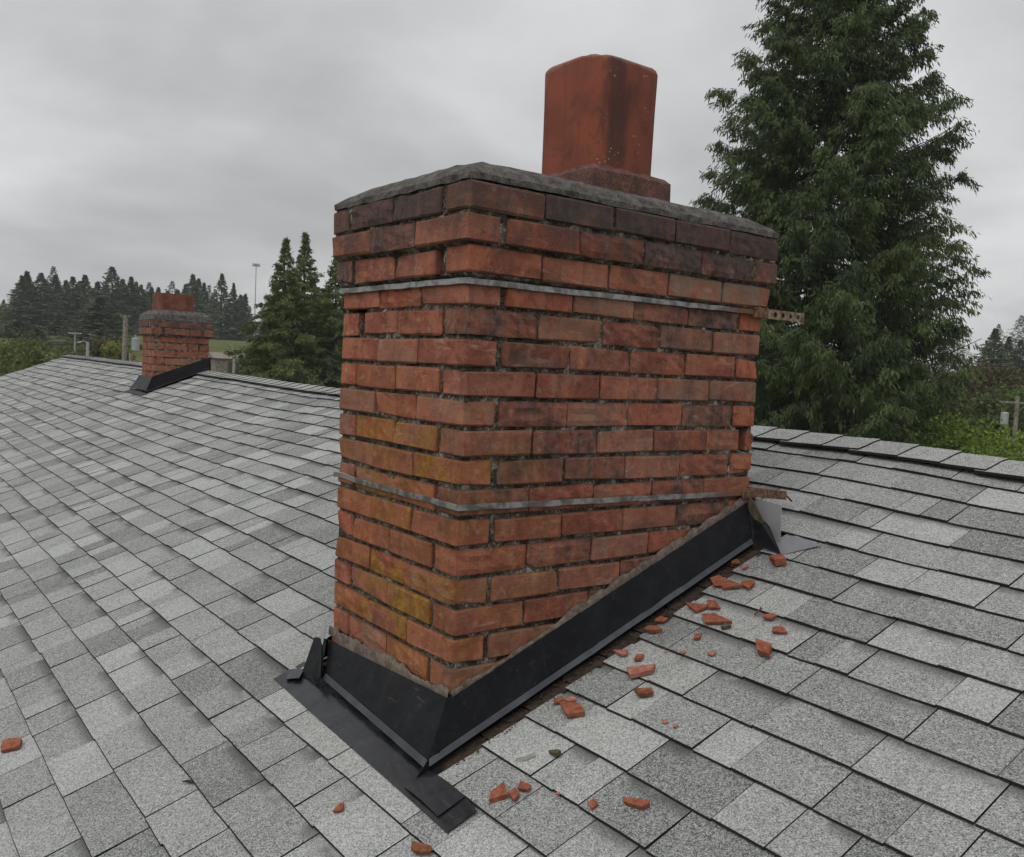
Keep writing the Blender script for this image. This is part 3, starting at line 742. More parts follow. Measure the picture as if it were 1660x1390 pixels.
# ------------------------------------------------------------------ the big chimney
CW, CD = 3 * MOD, 5 * MOD
ch = empty('brick_chimney', (-CW / 2, CD / 2, Z0))
tag(ch, 'large weathered red brick chimney with metal straps and tall clay flue', 'chimney')
rb = random.Random(21)
OV = {1: 0.027, 2: 0.027, 3: 0.016}
spalled = {(2, 'r', 1), (2, 'r', 2), (2, 'f', 1), (2, 'r', 3), (8, 'r', 1), (3, 'r', 2), (4, 'r', 3), (11, 'r', 1), (12, 'r', 3), (10, 'r', 3), (5, 'r', 0), (13, 'r', 1), (17, 'f', 0), (17, 'f', 1), (1, 'f', 1), (16, 'f', 2), (4, 'r', 2), (9, 'r', 4), (8, 'r', 3)}
for c in range(1, 19):
    ov = OV.get(c, 0.0); z = -(c - 0.5) * CO
    cnt = {}
    for (f, a, b2) in ring(CW, CD, c % 2 == 1):
        idx = cnt.get(f, 0); cnt[f] = idx + 1
        ym = {'f': 0, 'b': CD}.get(f, b2)
        if z + CO / 2 < Z0 + TP * ym + 0.02: continue       # under the roof
        soot = max(0.0, min(1.0, (z + 0.30) / 0.22)) * 0.55
        if f in 'fr':
            u = a / (CW if f == 'f' else CD)
            if c == 1: soot = 1.35 if not (f == 'r' and idx == 0) else 0.6
            elif c == 2: soot = (0.25 if idx in (0,) else rb.choice([.55, 1.0, 1.25])) if f == 'r' else (0.15 if idx in (0, 2) else 0.95)
            elif c == 3: soot = rb.choice([.2, .5, .75]) * (.6 + .6 * u) if f == 'r' else 0.18
            elif c == 4: soot = 0.22 + 1.5 * max(0, u - .30) if f == 'r' else 0.08
            else: soot = 0.06 + (0.20 if f == 'r' else 0) + rb.choice([0, 0, .05, .2, .42]) * (1 if f == 'r' else .4)
        pale = rb.choice([0, 0, 0, .2, .5])
        if c == 3 and f == 'r' and idx >= 3: pale = 0.9
        if c in (4, 5) and f == 'r' and idx >= 3: pale = 0.6
        if (c, f, idx) == (8, 'r', 1): pale = 0.6
        if (c, f, idx) in ((7, 'r', 3), (2, 'r', 2)): pale = 0.6
        moss = 0.0
        if f == 'f': moss = {7: .3, 8: .15, 9: .6, 10: .95, 11: 1.1, 12: .7, 13: .75, 14: .75, 15: .5, 16: .7, 17: .5, 18: .4}.get(c, 0) * rb.choice([.5, .9, 1.2])
        if f == 'r' and c >= 9 and idx == 0: moss = 0.3
        if (c, f) == (15, 'f') and idx == 0: moss = 1.5
        if (c, f) == (14, 'f') and idx == 1: moss = 1.1
        if (c, f) == (16, 'f') and idx == 1: moss = 0.9
        aa, bb = a, b2
        if f == 'r' and b2 > CD - .01:                  # battered rear corner
            if c == 10: bb = b2 - 0.035
            if c == 9:
                bb = b2 - 0.062
                place_brick(ch, f, b2 - 0.034, b2, z, 0, 0, CW, CD, ov, (0, .5, 0, 1), True, rb)
            if c == 8: bb = b2
        if c == 3 and f == 'f' and idx == 0: aa = a + .022
        if c == 5 and f == 'f' and idx == 1: bb = b2 - .024
        if (c, f, idx) == (3, 'l', 0): soot = 1.1
        o = place_brick(ch, f, aa, bb, z, 0, 0, CW, CD, ov, (moss, soot, pale, 1), (c, f, idx) in spalled or (c, f, idx) == (3, 'l', 0) or rb.random() < .16, rb)
def ov_body(z):
    return 0.027 if z > -2.02 * CO else (0.016 if z > -3.02 * CO else 0.0)
mortar_core(ch, 0, 0, CW, CD, -0.001, lambda y: Z0 + TP * y + 0.005, 0.0086, holes=[('f', CW - 0.075, -4.0 * CO, 0.045, 0.009, 0.05), ('f', CW - 0.112, -4.5 * CO, 0.014, 0.036, 0.05), ('r', CD - .045, -8.5 * CO, .02, .03, .06), ('f', .112, -2.5 * CO, .014, .03, .04)], ovf=ov_body)
# crown
o = OVc = 0.027
Xa, Xb, Ya, Yb = -CW - o, o, -o, CD + o
crown = rough_loft([rect_ring(Xa + .004, Xb - .004, Ya + .004, Yb - .004, 0.000), rect_ring(Xa + .004, Xb - .004, Ya + .004, Yb - .004, 0.014),
                    rect_ring(Xa + .022, Xb - .022, Ya + .022, Yb - .022, 0.034, rnd=.006), rect_ring(Xa + .05, Xb - .05, Ya + .05, Yb - .05, 0.050, rnd=.008),
                    rect_ring(Xa + .10, Xb - .10, Ya + .10, Yb - .10, 0.062), rect_ring(Xa + .19, Xb - .19, Ya + .19, Yb - .19, 0.080)], 5, 0.0018)
adopt(crown.build('concrete_crown', M['crown']), ch)
# flue and its collar
FX, FY = -0.288, 0.609
collar = rough_loft([rect_ring(FX - .138, FX + .152, FY - .140, FY + .148, 0.05, 10), rect_ring(FX - .137, FX + .150, FY - .138, FY + .146, 0.128, 10), rect_ring(FX - .128, FX + .138, FY - .129, FY + .135, 0.142, 10)], 9, 0.0018)
adopt(collar.build('flue_collar', M['collar']), ch)
so_, si_ = [], []
for z, e in ((0.08, 0), (0.20, 0.0005), (0.33, 0.0015), (0.424, 0.003), (0.431, 0.001)): so_.append(round_rect(0, 0, 0.131 + e, 0.131 + e, 0.078, z - 0.05, 9))
for z, e in ((0.431, -.014), (0.424, -.017), (0.25, -.018)): si_.append(round_rect(0, 0, 0.131 + e, 0.131 + e, 0.064, z - 0.05, 9))
fl = hollow(so_, si_).build('clay_flue', M['flue'], smooth=False)
for p_ in fl.data.polygons: p_.use_smooth = len(p_.vertices) == 4
rfl = random.Random(2)
for v_ in fl.data.vertices:
    if v_.co.z > .36: v_.co.z += rfl.uniform(-.0022, .0012)
fl.location = (FX, FY, 0.05); adopt(fl, ch)
# straps round the shaft, with their tails running back towards the ridge
def strap(zc, tail_len, tail_mat, perforated, dz):
    h = 0.0072; t = 0.0022; g_ = 0.0055
    mb = MB(); n = 18; pts = []
    for i2 in range(n + 1): pts.append((-CW - g_ + (CW + 2 * g_) * i2 / n, -g_))
    for i2 in range(1, n + 9): pts.append((g_, -g_ + (CD + g_) * i2 / (n + 8)))
    r = random.Random(int(-zc * 1000)); vs = []
    for i2, (x, y) in enumerate(pts):
        wz = r.uniform(-.0012, .0012) + (0.0022 * math.sin(i2 * .8) if zc < -.5 and 0 < i2 < 8 else 0) + dz * max(0, y)
        tw = r.uniform(-.0008, .0012)
        nrm = (0, -1) if i2 < n else ((1, 0) if i2 > n else (.7, -.7))
        for (dd, hh) in ((0, -h), (t, -h * .85 + 0), (t, h * .85), (0, h)):
            vs.append((x + nrm[0] * (dd + tw), y + nrm[1] * (dd + tw), zc + hh + wz))
    fs = []
    for i2 in range(len(pts) - 1):
        for q in range(4):
            q2 = (q + 1) % 4; fs.append((4 * i2 + q, 4 * i2 + q2, 4 * i2 + 4 + q2, 4 * i2 + 4 + q))
    m_ = len(pts) - 1
    fs += [(0, 3, 2, 1), (4 * m_, 4 * m_ + 1, 4 * m_ + 2, 4 * m_ + 3)]
    so2 = adopt(MB().add(vs, fs).build('metal_strap', M['strap']), ch)
    # angle bracket at the rear corner
    zz = zc + dz * CD
    b_ = MB().box((0.008, CD - .05, zz - .014), (0.013, CD + .006, zz + .014)).box((-.02, CD + .006, zz - .014), (0.013, CD + .011, zz + .014))
    br = adopt(b_.build('corner_bracket', M['rust']), ch)
    # tail
    y0, y1 = CD + 0.0115, CD + tail_len
    mb = MB()
    if perforated:
        hz = 0.0135; holes = [y0 + .045 + .036 * k2 for k2 in range(4) if y0 + .045 + .036 * k2 < y1 - .02]; hr = 0.0078; xs = (0.0, 0.003)
        cuts = [y0] + [(holes[i2] + holes[i2 + 1]) / 2 for i2 in range(len(holes) - 1)] + [y1]
        for i2, hy in enumerate(holes):
            a, b2 = cuts[i2], cuts[i2 + 1]; ns = 12
            for xx in xs:
                base = len(mb.v)
                outer = []
                for k2 in range(ns):
                    t2 = 2 * math.pi * (k2 + .5) / ns; c2, s2 = math.cos(t2), math.sin(t2); m2 = max(abs(c2), abs(s2))
                    oy = hy + ((b2 - hy) if c2 > 0 else (hy - a)) * (c2 / m2); oz = zz + hz * (s2 / m2)
                    mb.v.append((xx, oy, oz)); outer.append(k2)
                for k2 in range(ns):
                    t2 = 2 * math.pi * (k2 + .5) / ns; mb.v.append((xx, hy + hr * math.cos(t2), zz + hr * math.sin(t2)))
                for k2 in range(ns):
                    j = (k2 + 1) % ns; q = (base + k2, base + j, base + ns + j, base + ns + k2); mb.f.append(q if xx > 0.001 else q[::-1])
            base = len(mb.v) - 4 * ns
            for k2 in range(ns):
                j = (k2 + 1) % ns
                mb.f.append((base + k2, base + j, base + 2 * ns + j, base + 2 * ns + k2))
                mb.f.append((base + ns + k2, base + 3 * ns + k2, base + 3 * ns + j, base + ns + j))
        mb.box((-.004, y1 - .004, zz - .0145), (0.006, y1 + .004, zz + .0145))
    else:
        mb.hexa([(0.0, y0, zz - .014), (.004, y0, zz - .014), (.004, y1, zz - .030), (0, y1, zz - .030), (0.0, y0, zz + .014), (.004, y0, zz + .014), (.004, y1, zz - .004), (0, y1, zz - .004)])
        mb.hexa([(-.02, y0, zz + .0105), (0, y0, zz + .0105), (0, y1, zz - .0075), (-.02, y1, zz - .0075), (-.02, y0, zz + .014), (0, y0, zz + .014), (0, y1, zz - .004), (-.02, y1, zz - .004)])
        mb.tube([(0.002, y1 - .006, zz - .012), (0.008, y1 + .022, zz - .034)], .003, 6)
    adopt(mb.build('strap_tail', tail_mat), ch)
strap(-0.216, 0.185, M['rustpale'], True, 0.004)
strap(-0.717, 0.165, M['rust'], False, -0.012)

# ---- flashing of the big chimney
def fp(x, y, h): return Vector((x, y, Z0 + TP * y + h))
flash = adopt(MB().slab([fp(-0.60, 0.002, .02), fp(-0.01, 0.002, .02), fp(-.01, 0.002, .08), fp(-.60, 0.002, .08)], (0, -.004, 0)).build('flashing', M['black']), ch)
def fpart(mb, name, m=None, smooth=False):
    o = mb.build(name, m or M['black'], None, smooth)
    o.parent = flash; o.location = -(Vector(flash.location) + Vector(ch.location)); return o
def panel(p0, p1, q0, q1, off, n=12, amp=.0015, seed=3):
    """bent sheet between top edge p0-p1 and bottom edge q0-q1, gently buckled"""
    r = random.Random(seed); mb = MB(); off = Vector(off)
    for i2 in range(n + 1):
        t = i2 / n; a = Vector(p0).lerp(Vector(p1), t); b2 = Vector(q0).lerp(Vector(q1), t); j = off.normalized() * r.uniform(-amp, amp)
        for p in (a, b2 + j, b2 + j + off, a + off): mb.v.append(tuple(p))
    for i2 in range(n):
        for q in range(4):
            q2 = (q + 1) % 4; mb.f.append((4 * i2 + q, 4 * i2 + q2, 4 * i2 + 4 + q2, 4 * i2 + 4 + q))
    mb.f += [(0, 3, 2, 1), (4 * n, 4 * n + 1, 4 * n + 2, 4 * n + 3)]
    return mb
yF = -0.077
fpart(panel(fp(.004, -.012, .127), fp(.004, 1.030, .137), fp(.042, yF, .042), fp(.042, .975, .042), (0.0018, 0, 0), 16, .0030), 'side_panel')
fpart(panel(fp(.0445, yF, .0425), fp(.0445, .975, .0425), fp(.0525, yF - .004, .032), fp(.0525, .975, .032), (0.0012, 0, -.0012), 16, .0006), 'hem', M['hem'])
fpart(panel(fp(-.612, -.006, .090), fp(.0035, -.006, .124), fp(-.535, -.046, .040), fp(.0415, yF, .040), (0, -0.0018, 0), 12), 'front_panel')
fpart(panel(fp(-.535, -.0485, .040), fp(.042, yF - .0025, .040), fp(-.535, -.057, .031), fp(.042, yF - .011, .031), (0, -.0012, -.0012), 12, .0006), 'hem', M['hem'])
fpart(panel(fp(-.60, -.030, .038), fp(.040, -.060, .038), fp(-.66, -.034, .010), fp(.040, -.064, .010), (0, -.002, 0), 8, .0005), 'apron_upstand')
# apron lying on the course below
def ap(x, y, h=.0108): return Vector((x, y, rz(x, y, h)))
def sheet(poly_fn, nx, ny, off=(0, 0, -.0016)):
    mb = MB(); off = Vector(off); idx = {}
    for k2 in (0, 1):
        for j in range(ny + 1):
            for i2 in range(nx + 1):
                idx[k2, j, i2] = len(mb.v); mb.v.append(tuple(poly_fn(i2 / nx, j / ny) + off * k2))
    for j in range(ny):
        for i2 in range(nx):
            mb.f.append((idx[0, j, i2], idx[0, j, i2 + 1], idx[0, j + 1, i2 + 1], idx[0, j + 1, i2]))
            mb.f.append((idx[1, j, i2], idx[1, j + 1, i2], idx[1, j + 1, i2 + 1], idx[1, j, i2 + 1]))
    for i2 in range(nx):
        mb.f.append((idx[0, 0, i2], idx[1, 0, i2], idx[1, 0, i2 + 1], idx[0, 0, i2 + 1])); mb.f.append((idx[0, ny, i2], idx[0, ny, i2 + 1], idx[1, ny, i2 + 1], idx[1, ny, i2]))
    for j in range(ny):
        mb.f.append((idx[0, j, 0], idx[0, j + 1, 0], idx[1, j + 1, 0], idx[1, j, 0])); mb.f.append((idx[0, j, nx], idx[1, j, nx], idx[1, j + 1, nx], idx[0, j + 1, nx]))
    return mb
def apron_fn(u, v):
    x = -.716 + u * (.236 + .716); yf = -.120 + u * (-.150 + .120); yb = -.030 - .02 * sm(-.6, .05, x) if x < .06 else -.050 - (x - .06) * .18
    return ap(x, yf + v * (yb - yf))
fpart(sheet(apron_fn, 24, 4), 'apron', M['apron'])
fpart(sheet(lambda u, v: ap(.043 + u * .142, -.136 + v * .060 - u * .004 * (1 - v), .0145 + .004 * math.sin(u * 3)), 4, 2), 'apron_tab', M['apron'])
# triangular gusset at the near corner
fpart(MB().slab([fp(.041, -.108, .014), fp(.046, -.050, .012), fp(.046, -.050, .046), fp(.043, -.074, .042)], (-.002, 0, 0)), 'corner_gusset')
# step flashings up the side
rs = random.Random(8)
for k2 in range(9):
    y0 = -.05 + k2 * .117; y1 = min(y0 + .1155, 1.0)
    xo = .032 + rs.uniform(-.0025, .0025)
    fpart(MB().slab([fp(xo, y0, .002), fp(xo, y1, .002), fp(xo, y1, .046), fp(xo, y0, .046)], (-.0015, 0, 0)), 'step_flashing')
    fpart(MB().slab([fp(xo, y0, .007), fp(.085, y0, .007), fp(.085, y1, .004), fp(xo, y1, .004)], (0, 0, -.001)), 'step_flashing_flange', M['felt'])
# left-hand panel, flared away from the shaft, with its torn corner
fpart(panel(fp(-CW - .004, -.006, .095), fp(-CW - .004, 1.03, .137), fp(-CW - .05, -.050, .016), fp(-CW - .045, 1.0, .016), (-.0018, 0, 0), 10), 'side_panel')
fpart(MB().slab([(-.672, -.020, -1.190), (-.598, -.018, -1.176), (-.528, -.066, -1.258), (-.546, -.068, -1.284), (-.585, -.066, -1.276), (-.650, -.068, -1.290)], (0, -.0015, 0)), 'corner_flap')
fpart(MB().slab([(-.606, -.028, -1.195), (-.520, -.070, -1.250), (-.536, -.070, -1.264)], (0, -.0012, 0)), 'corner_flap', M['black'])
fpart(MB().slab([(-.642, -.020, -1.158), (-.600, -.018, -1.122), (-.604, -.022, -1.165), (-.606, -.026, -1.198), (-.626, -.024, -1.176)], (0, -.0014, 0)), 'torn_corner', M['sheet'])
fpart(MB().slab([ap(-CW - .106, -.078, .014), ap(-CW - .055, -.108, .018), ap(-CW - .012, -.086, .022), ap(-CW - .05, -.055, .02)], (0, 0, -.0014)), 'apron_tab', M['apron'])
# rear: folded triangle, pale saddle sheet and its foot
fpart(MB().slab([fp(.004, 1.000, .130), fp(.044, .975, .030), fp(.140, .985, .010), fp(.080, 1.005, .070)], (0, .0018, 0)), 'corner_gusset')
fpart(MB().slab([fp(-.01, 1.034, .128), fp(.094, 1.036, .118), fp(.098, 1.036, .014), fp(.02, 1.034, .014)], (0, .0018, 0)), 'saddle_sheet', M['sheet'])
fpart(MB().slab([ap(.062, 1.040, .012), ap(.140, .982, .011), ap(.205, 1.075, .010), ap(.115, 1.085, .012)], (0, 0, -.0015)), 'saddle_foot', M['foot'])
fpart(MB().slab([fp(.002, 1.001, .150), fp(.030, .998, .135), fp(.070, 1.000, .082), fp(.052, .998, .070), (fp(.012, .996, .112))], (0, -.003, 0)), 'sealant_bead', M['moss'])
# smeared mortar where brick meets flashing, with drips
def smear(edge_fn, nrm, seed, n=70, wmin=.008, wmax=.028, drip=.10):
    r = random.Random(seed); mb = MB(); nrm = Vector(nrm); w = .016
    for i2 in range(n + 1):
        t = i2 / n; p = Vector(edge_fn(t)); w = min(wmax, max(wmin, w + r.uniform(-.006, .006))); d = r.uniform(.002, .007)
        if r.random() < drip: d = r.uniform(.010, .024)
        for (dz, th) in ((-d, .003), (-d * .2, .0042 + r.uniform(-.0006, .0006)), (w * .6, .0034 + r.uniform(-.0008, .0008)), (w, .0012)):
            mb.v.append(tuple(p + Vector((0, 0, dz)) + nrm * th))
    for i2 in range(n):
        for q in range(3): mb.f.append((4 * i2 + q, 4 * i2 + 4 + q, 4 * i2 + 5 + q, 4 * i2 + 1 + q))
    return mb
def smpart(mb): 
    o = mb.build('mortar_smear', M['smear'], None, True); return adopt(o, ch)
smpart(smear(lambda t: fp(.0035, .0 + t * 1.012, .125 + .01 * t), (1, 0, 0), 4, 90, .006, .024))
smpart(smear(lambda t: fp(-.612 + t * .614, -.0035, .090 + .034 * t + (.018 if t < .10 else 0)), (0, -1, 0), 6, 60, .010, .034, .06))

# ------------------------------------------------------------------ the far chimney on the same ridge
X2, Y2, W2, D2, ZT2 = -7.0, 1.235, 2 * MOD, 2.5 * MOD, -0.115
c2 = empty('brick_chimney', (X2 - W2 / 2, Y2 + D2 / 2, Z0 + TP * 1.5))
tag(c2, 'small squat brick chimney with black flashing near the far roof ridge', 'chimney')
for c in range(1, 11):
    z = ZT2 - (c - .5) * CO * 1.02; ov = .03 if c <= 2 else 0
    for (f, a, b2) in ring(W2, D2, c % 2 == 1):
        ym = Y2 + {'f': 0, 'b': D2}.get(f, b2)
        if z + CO / 2 < Z0 + TP * min(ym, RIDGE_Y) + .02: continue
        soot = {1: .75, 2: .5}.get(c, .12 + rb.uniform(0, .15))
        place_brick(c2, f, a, b2, z, X2, Y2, W2, D2, ov, (0, soot, rb.choice([0, .2, .45]), 1), False, rb)
mortar_core(c2, X2, Y2, W2, D2, ZT2 - .001, lambda y: Z0 + TP * (Y2 + min(y, RIDGE_Y - Y2)) - .06, 0.005, step=.03, ovf=lambda z: .03 if z > ZT2 - 2.04 * CO else 0, seed=4)
xa, xb, ya, yb = X2 - W2 - .03, X2 + .03, Y2 - .03, Y2 + D2 + .03
adopt(rough_loft([rect_ring(xa + .002, xb - .002, ya + .002, yb - .002, ZT2, 6), rect_ring(xa + .012, xb - .012, ya + .012, yb - .012, ZT2 + .055, 6), rect_ring(xa + .07, xb - .07, ya + .07, yb - .07, ZT2 + .095, 6), rect_ring(xa + .10, xb - .10, ya + .10, yb - .10, ZT2 + .10, 6)], 3, .003).build('concrete_crown', M['crown']), c2)
fx, fy = X2 - W2 / 2, Y2 + D2 / 2 - .03
M['flue2'] = make_plain('weathered_small_flue_clay', (0.20, 0.080, 0.055), 0.85, 0, 12, 0.4, 0.3, 0.2)
f2 = hollow([round_rect(0, 0, .14, .16, .03, z) for z in (0, .08, .172)], [round_rect(0, 0, .122, .142, .02, z) for z in (.172, .05)]).build('clay_flue', M['flue2'])
f2.location = (fx, fy, ZT2 + .085); adopt(f2, c2)
def gp(x, y, h): return Vector((x, y, Z0 + TP * min(y, 2 * RIDGE_Y - y) + sag(x, min(y, RIDGE_Y)) + h))
flash2 = adopt(MB().slab([gp(X2 - W2, Y2 - .003, .0), gp(X2, Y2 - .003, 0), gp(X2, Y2 - .003, .11), gp(X2 - W2, Y2 - .003, .11)], (0, -.002, 0)).build('flashing', M['black']), c2)
def f2part(mb, name):
    o = mb.build(name, M['black']); o.parent = flash2; o.location = -(Vector(flash2.location) + Vector(c2.location)); return o
f2part(panel(gp(X2 + .004, Y2 - .012, .135), gp(X2 + .004, Y2 + D2 + .02, .165), gp(X2 + .04, Y2 - .075, .03), gp(X2 + .04, Y2 + D2 - .01, .05), (.002, 0, 0), 6, .001, 5), 'side_panel')
f2part(panel(gp(X2 + .042, Y2 - .075, .03), gp(X2 + .042, Y2 + D2 - .01, .05), gp(X2 + .052, Y2 - .08, .02), gp(X2 + .052, Y2 + D2 - .01, .04), (.001, 0, -.001), 6, .0005, 5), 'hem')
f2part(panel(gp(X2 - W2 - .02, Y2 - .008, .13), gp(X2 + .003, Y2 - .008, .13), gp(X2 - W2 - .03, Y2 - .075, .035), gp(X2 + .04, Y2 - .075, .03), (0, -.002, 0), 4, .001, 6), 'front_panel')
f2part(MB().slab([gp(X2 - W2 - .012, Y2 - .014, .13), gp(X2 - W2 + .006, Y2 - .02, .12), gp(X2 - W2 + .02, Y2 - .085, .01), gp(X2 - W2 - .10, Y2 - .085, .01)], (0, -.002, 0)), 'corner_flap')
f2part(MB().slab([gp(X2 + .004, Y2 + D2 + .01, .16), gp(X2 + .03, Y2 + D2 - .015, .03), gp(X2 + .09, Y2 + D2 - .01, .015), gp(X2 + .055, Y2 + D2, .09)], (0, .002, 0)), 'corner_gusset')
f2part(MB().slab([(x, y, rz(x, y, .012)) for x, y in ((X2 - W2 - .09, Y2 - .13), (X2 + .10, Y2 - .13), (X2 + .10, Y2 - .07), (X2 - W2 - .09, Y2 - .07))], (0, 0, -.002)), 'apron')
f2part(MB().slab([gp(X2 + .02, Y2 - .07, .004), gp(X2 + .02, Y2 + D2 - .01, .004), gp(X2 + .02, Y2 + D2 - .01, .06), gp(X2 + .02, Y2 - .07, .05)], (-.002, 0, 0)), 'step_flashing')

# ------------------------------------------------------------------ brick rubble on the roof
def fragment(x, y, L, Wd, H, ang, seed, m, label, name='brick_fragment', cat='brick fragment', tilt=0.0):
    r = random.Random(seed); bm = bmesh.new()
    n = r.choice([4, 4, 5, 5]); rads = [r.uniform(.62, 1.22) for _ in range(n)]
    offs = [r.uniform(-.32, .32) for _ in range(n)]
    for lay in (0, 1):
        for i2 in range(n):
            t = 2 * math.pi * (i2 + offs[i2]) / n; rr_ = rads[i2] * (r.uniform(.86, .96) if lay == 0 else r.uniform(.93, 1.0))
            bm.verts.new((L / 2 * rr_ * math.cos(t), Wd / 2 * rr_ * math.sin(t), (H if lay else 0) * (r.uniform(.85, 1.05) if lay else 1)))
    bmesh.ops.convex_hull(bm, input=list(bm.verts))
    for e in list(bm.verts):
        if not e.link_faces: bm.verts.remove(e)
    me = bpy.data.meshes.new(name); bm.to_mesh(me); bm.free(); me.materials.append(m)
    o = link(name, me)
    nz = Vector((0, -SP, CP)); ax = Vector((math.cos(ang), math.sin(ang) * CP, math.sin(ang) * SP)); ay = nz.cross(ax)
    q = Matrix((ax, ay, nz)).transposed().to_4x4()
    o.matrix_world = Matrix.Translation(rp(x, y, 0.0112)) @ q @ Matrix.Rotation(tilt, 4, 'X')
    tag(o, label, cat, 'broken brick pieces on the roof')
    return o
A_, B_, C_ = M['chip'], M['chip_pink'], M['chip_brown']
FR = [  # x, y, length, width, height, turn, material, label
 (.060, .893, .030, .022, .010, .3, C_, 'brown brick chip tucked under the upper end of the black side flashing'),
 (.101, .883, .018, .015, .009, .9, B_, 'tiny pink chip left of the lump at the flashing\'s rear corner'),
 (.162, .948, .045, .036, .034, .2, A_, 'chunky brick lump right below the pale saddle sheet corner'),
 (.086, .796, .050, .034, .010, -.4, A_, 'flat orange brick flake, left one of three below the rear corner'),
 (.124, .792, .054, .040, .012, .2, A_, 'broad brick flake, middle one of three below the rear corner'),
 (.166, .824, .048, .036, .012, -.9, A_, 'pointed brick flake, right one of three below the rear corner'),
 (.122, .674, .058, .032, .012, .1, A_, 'long flat brick flake leaning on two others halfway up the side flashing'),
 (.152, .700, .048, .028, .011, -.3, A_, 'thin brick flake behind the long flat one beside the side flashing'),
 (.203, .655, .070, .046, .016, .2, A_, 'large dark-edged brick slab with moss beside it in front of two flakes'),
 (.077, .590, .038, .026, .009, .7, A_, 'small angular flake close to the side flashing, upper of a pair'),
 (.092, .546, .040, .022, .016, .2, C_, 'small brown chip close to the side flashing, lower of a pair'),
 (.213, .575, .024, .018, .010, 1.2, A_, 'small upright chip alone on a light tab left of the mossy slab\'s course'),
 (.307, .724, .028, .024, .010, .5, A_, 'small brick chip next to the rusty nail'),
 (.364, .688, .042, .026, .010, .1, A_, 'orange triangular flake just below the rusty nail'),
 (.389, .610, .058, .034, .024, -.4, A_, 'thick brick piece standing farthest right from the chimney'),
 (.290, .543, .021, .016, .008, .3, B_, 'small pink chip left of the farthest right brick piece'),
 (.228, .512, .016, .010, .006, .8, B_, 'tiny pink crumb, larger of two in the middle of the rubble'),
 (.191, .493, .010, .007, .004, .2, B_, 'tiniest pink crumb in the middle of the rubble'),
 (.095, .435, .042, .026, .012, .2, B_, 'oval pink flake close to the middle of the side flashing'),
 (.150, .444, .020, .020, .013, .4, A_, 'small orange chip touching the big pale pink chunk'),
 (.199, .404, .062, .050, .022, .1, B_, 'big pale pink brick chunk with a cracked top'),
 (.265, .350, .046, .028, .018, .3, C_, 'brown rounded brick piece below the big pale pink chunk'),
 (.165, .228, .062, .040, .020, -.1, A_, 'rectangular brick chunk near the lower end of the side flashing'),
 (.106, .232, .026, .022, .009, .3, A_, 'small flake, left of two behind the rectangular chunk'),
 (.128, .250, .026, .020, .010, .8, B_, 'small flake, right of two behind the rectangular chunk'),
 (.246, -.030, .040, .046, .020, .5, A_, 'square brick chunk in front of the apron\'s right end'),
 (.272, -.016, .020, .034, .016, .9, A_, 'narrow brick sliver touching the square chunk by the apron'),
 (.272, .010, .018, .036, .012, 1.4, A_, 'thin upright splinter behind the square chunk by the apron'),
 (.423, .060, .019, .024, .010, .6, A_, 'small orange chip alone left of the long brick stick'),
 (.497, .106, .056, .020, .014, .35, A_, 'long stick-shaped brick piece at the bottom of the picture'),
 (.342, .039, .009, .008, .004, .3, B_, 'pink crumb between the apron and the long brick stick'),
 (.370, .306, .016, .012, .007, .2, B_, 'small pink chip, left of two on a dark tab'),
 (.400, .306, .014, .012, .007, .9, B_, 'small pink chip, right of two on a dark tab'),
 (-1.133, -.709, .074, .048, .018, .25, A_, 'flat brick tile piece alone at the left edge of the roof'),
 (-.700, .045, .050, .026, .014, .3, A_, 'brick flake wedged behind the torn left flashing corner'),
 (-.025, -.251, .018, .026, .010, .5, A_, 'small brick chip alone below the black apron'),
 (.232, -.205, .046, .030, .012, .2, C_, 'dark red brick piece cut by the bottom edge of the picture'),
]
for i2, (x, y, L, Wd, H, a, m, lab) in enumerate(FR): fragment(x, y, L * 1.32, Wd * 1.28, H * .58, a, 100 + i2, m, lab)
def crumbs(name, spots, m, label, cat, seed):
    r = random.Random(seed); mb = MB()
    for (x, y, q) in spots:
        c = Vector(rp(x, y, .0105)); n = 4; a0 = r.uniform(0, 6.28); base = []
        for k2 in range(n): base.append(c + Vector((q * r.uniform(.6, 1.2) * math.cos(a0 + k2 * 1.57), q * r.uniform(.5, 1) * math.sin(a0 + k2 * 1.57), q * r.uniform(-.1, .3) * SP)))
        top = c + Vector((r.uniform(-.3, .3) * q, r.uniform(-.3, .3) * q, q * r.uniform(.3, .7)))
        mb.add(base + [top], [(0, 1, 4), (1, 2, 4), (2, 3, 4), (3, 0, 4), (3, 2, 1, 0)])
    return tag(mb.build(name, m), label, cat, None, 'stuff')
rcr = random.Random(77); sp_ = []
for _ in range(150):
    b0 = rcr.choice(FR); x = b0[0] + rcr.gauss(0, .035); y = b0[1] + rcr.gauss(0, .035)
    if x > .08 or y < -.2: sp_.append((x, y, rcr.uniform(.0010, .0032)))
crumbs('brick_crumbs', sp_, M['chip'], 'scatter of tiny brick crumbs around the broken pieces on the roof', 'crumbs', 5)
sp_ = [(rcr.uniform(.040, .088), rcr.uniform(-.03, .99), rcr.uniform(.0015, .0055)) for _ in range(420)]
crumbs('leaf_litter', sp_, M['felt'], 'dark brown litter in the gap along the side flashing', 'litter', 6)
def lump(name, x, y, dims, ang, m, label, cat, seed):
    o = fragment(x, y, dims[0], dims[1], dims[2], ang, seed, m, label, name, cat); del o['group']; return o
lump('mortar_sliver', .199, .068, (.048, .011, .010), 1.0, M['whitebit'], 'thin white mortar sliver on the shingles right of the near flashing corner', 'mortar piece', 301)
lump('moss_clump', .245, .111, (.034, .020, .010), .4, M['moss'], 'small olive moss clump beside the white mortar sliver', 'moss', 302)
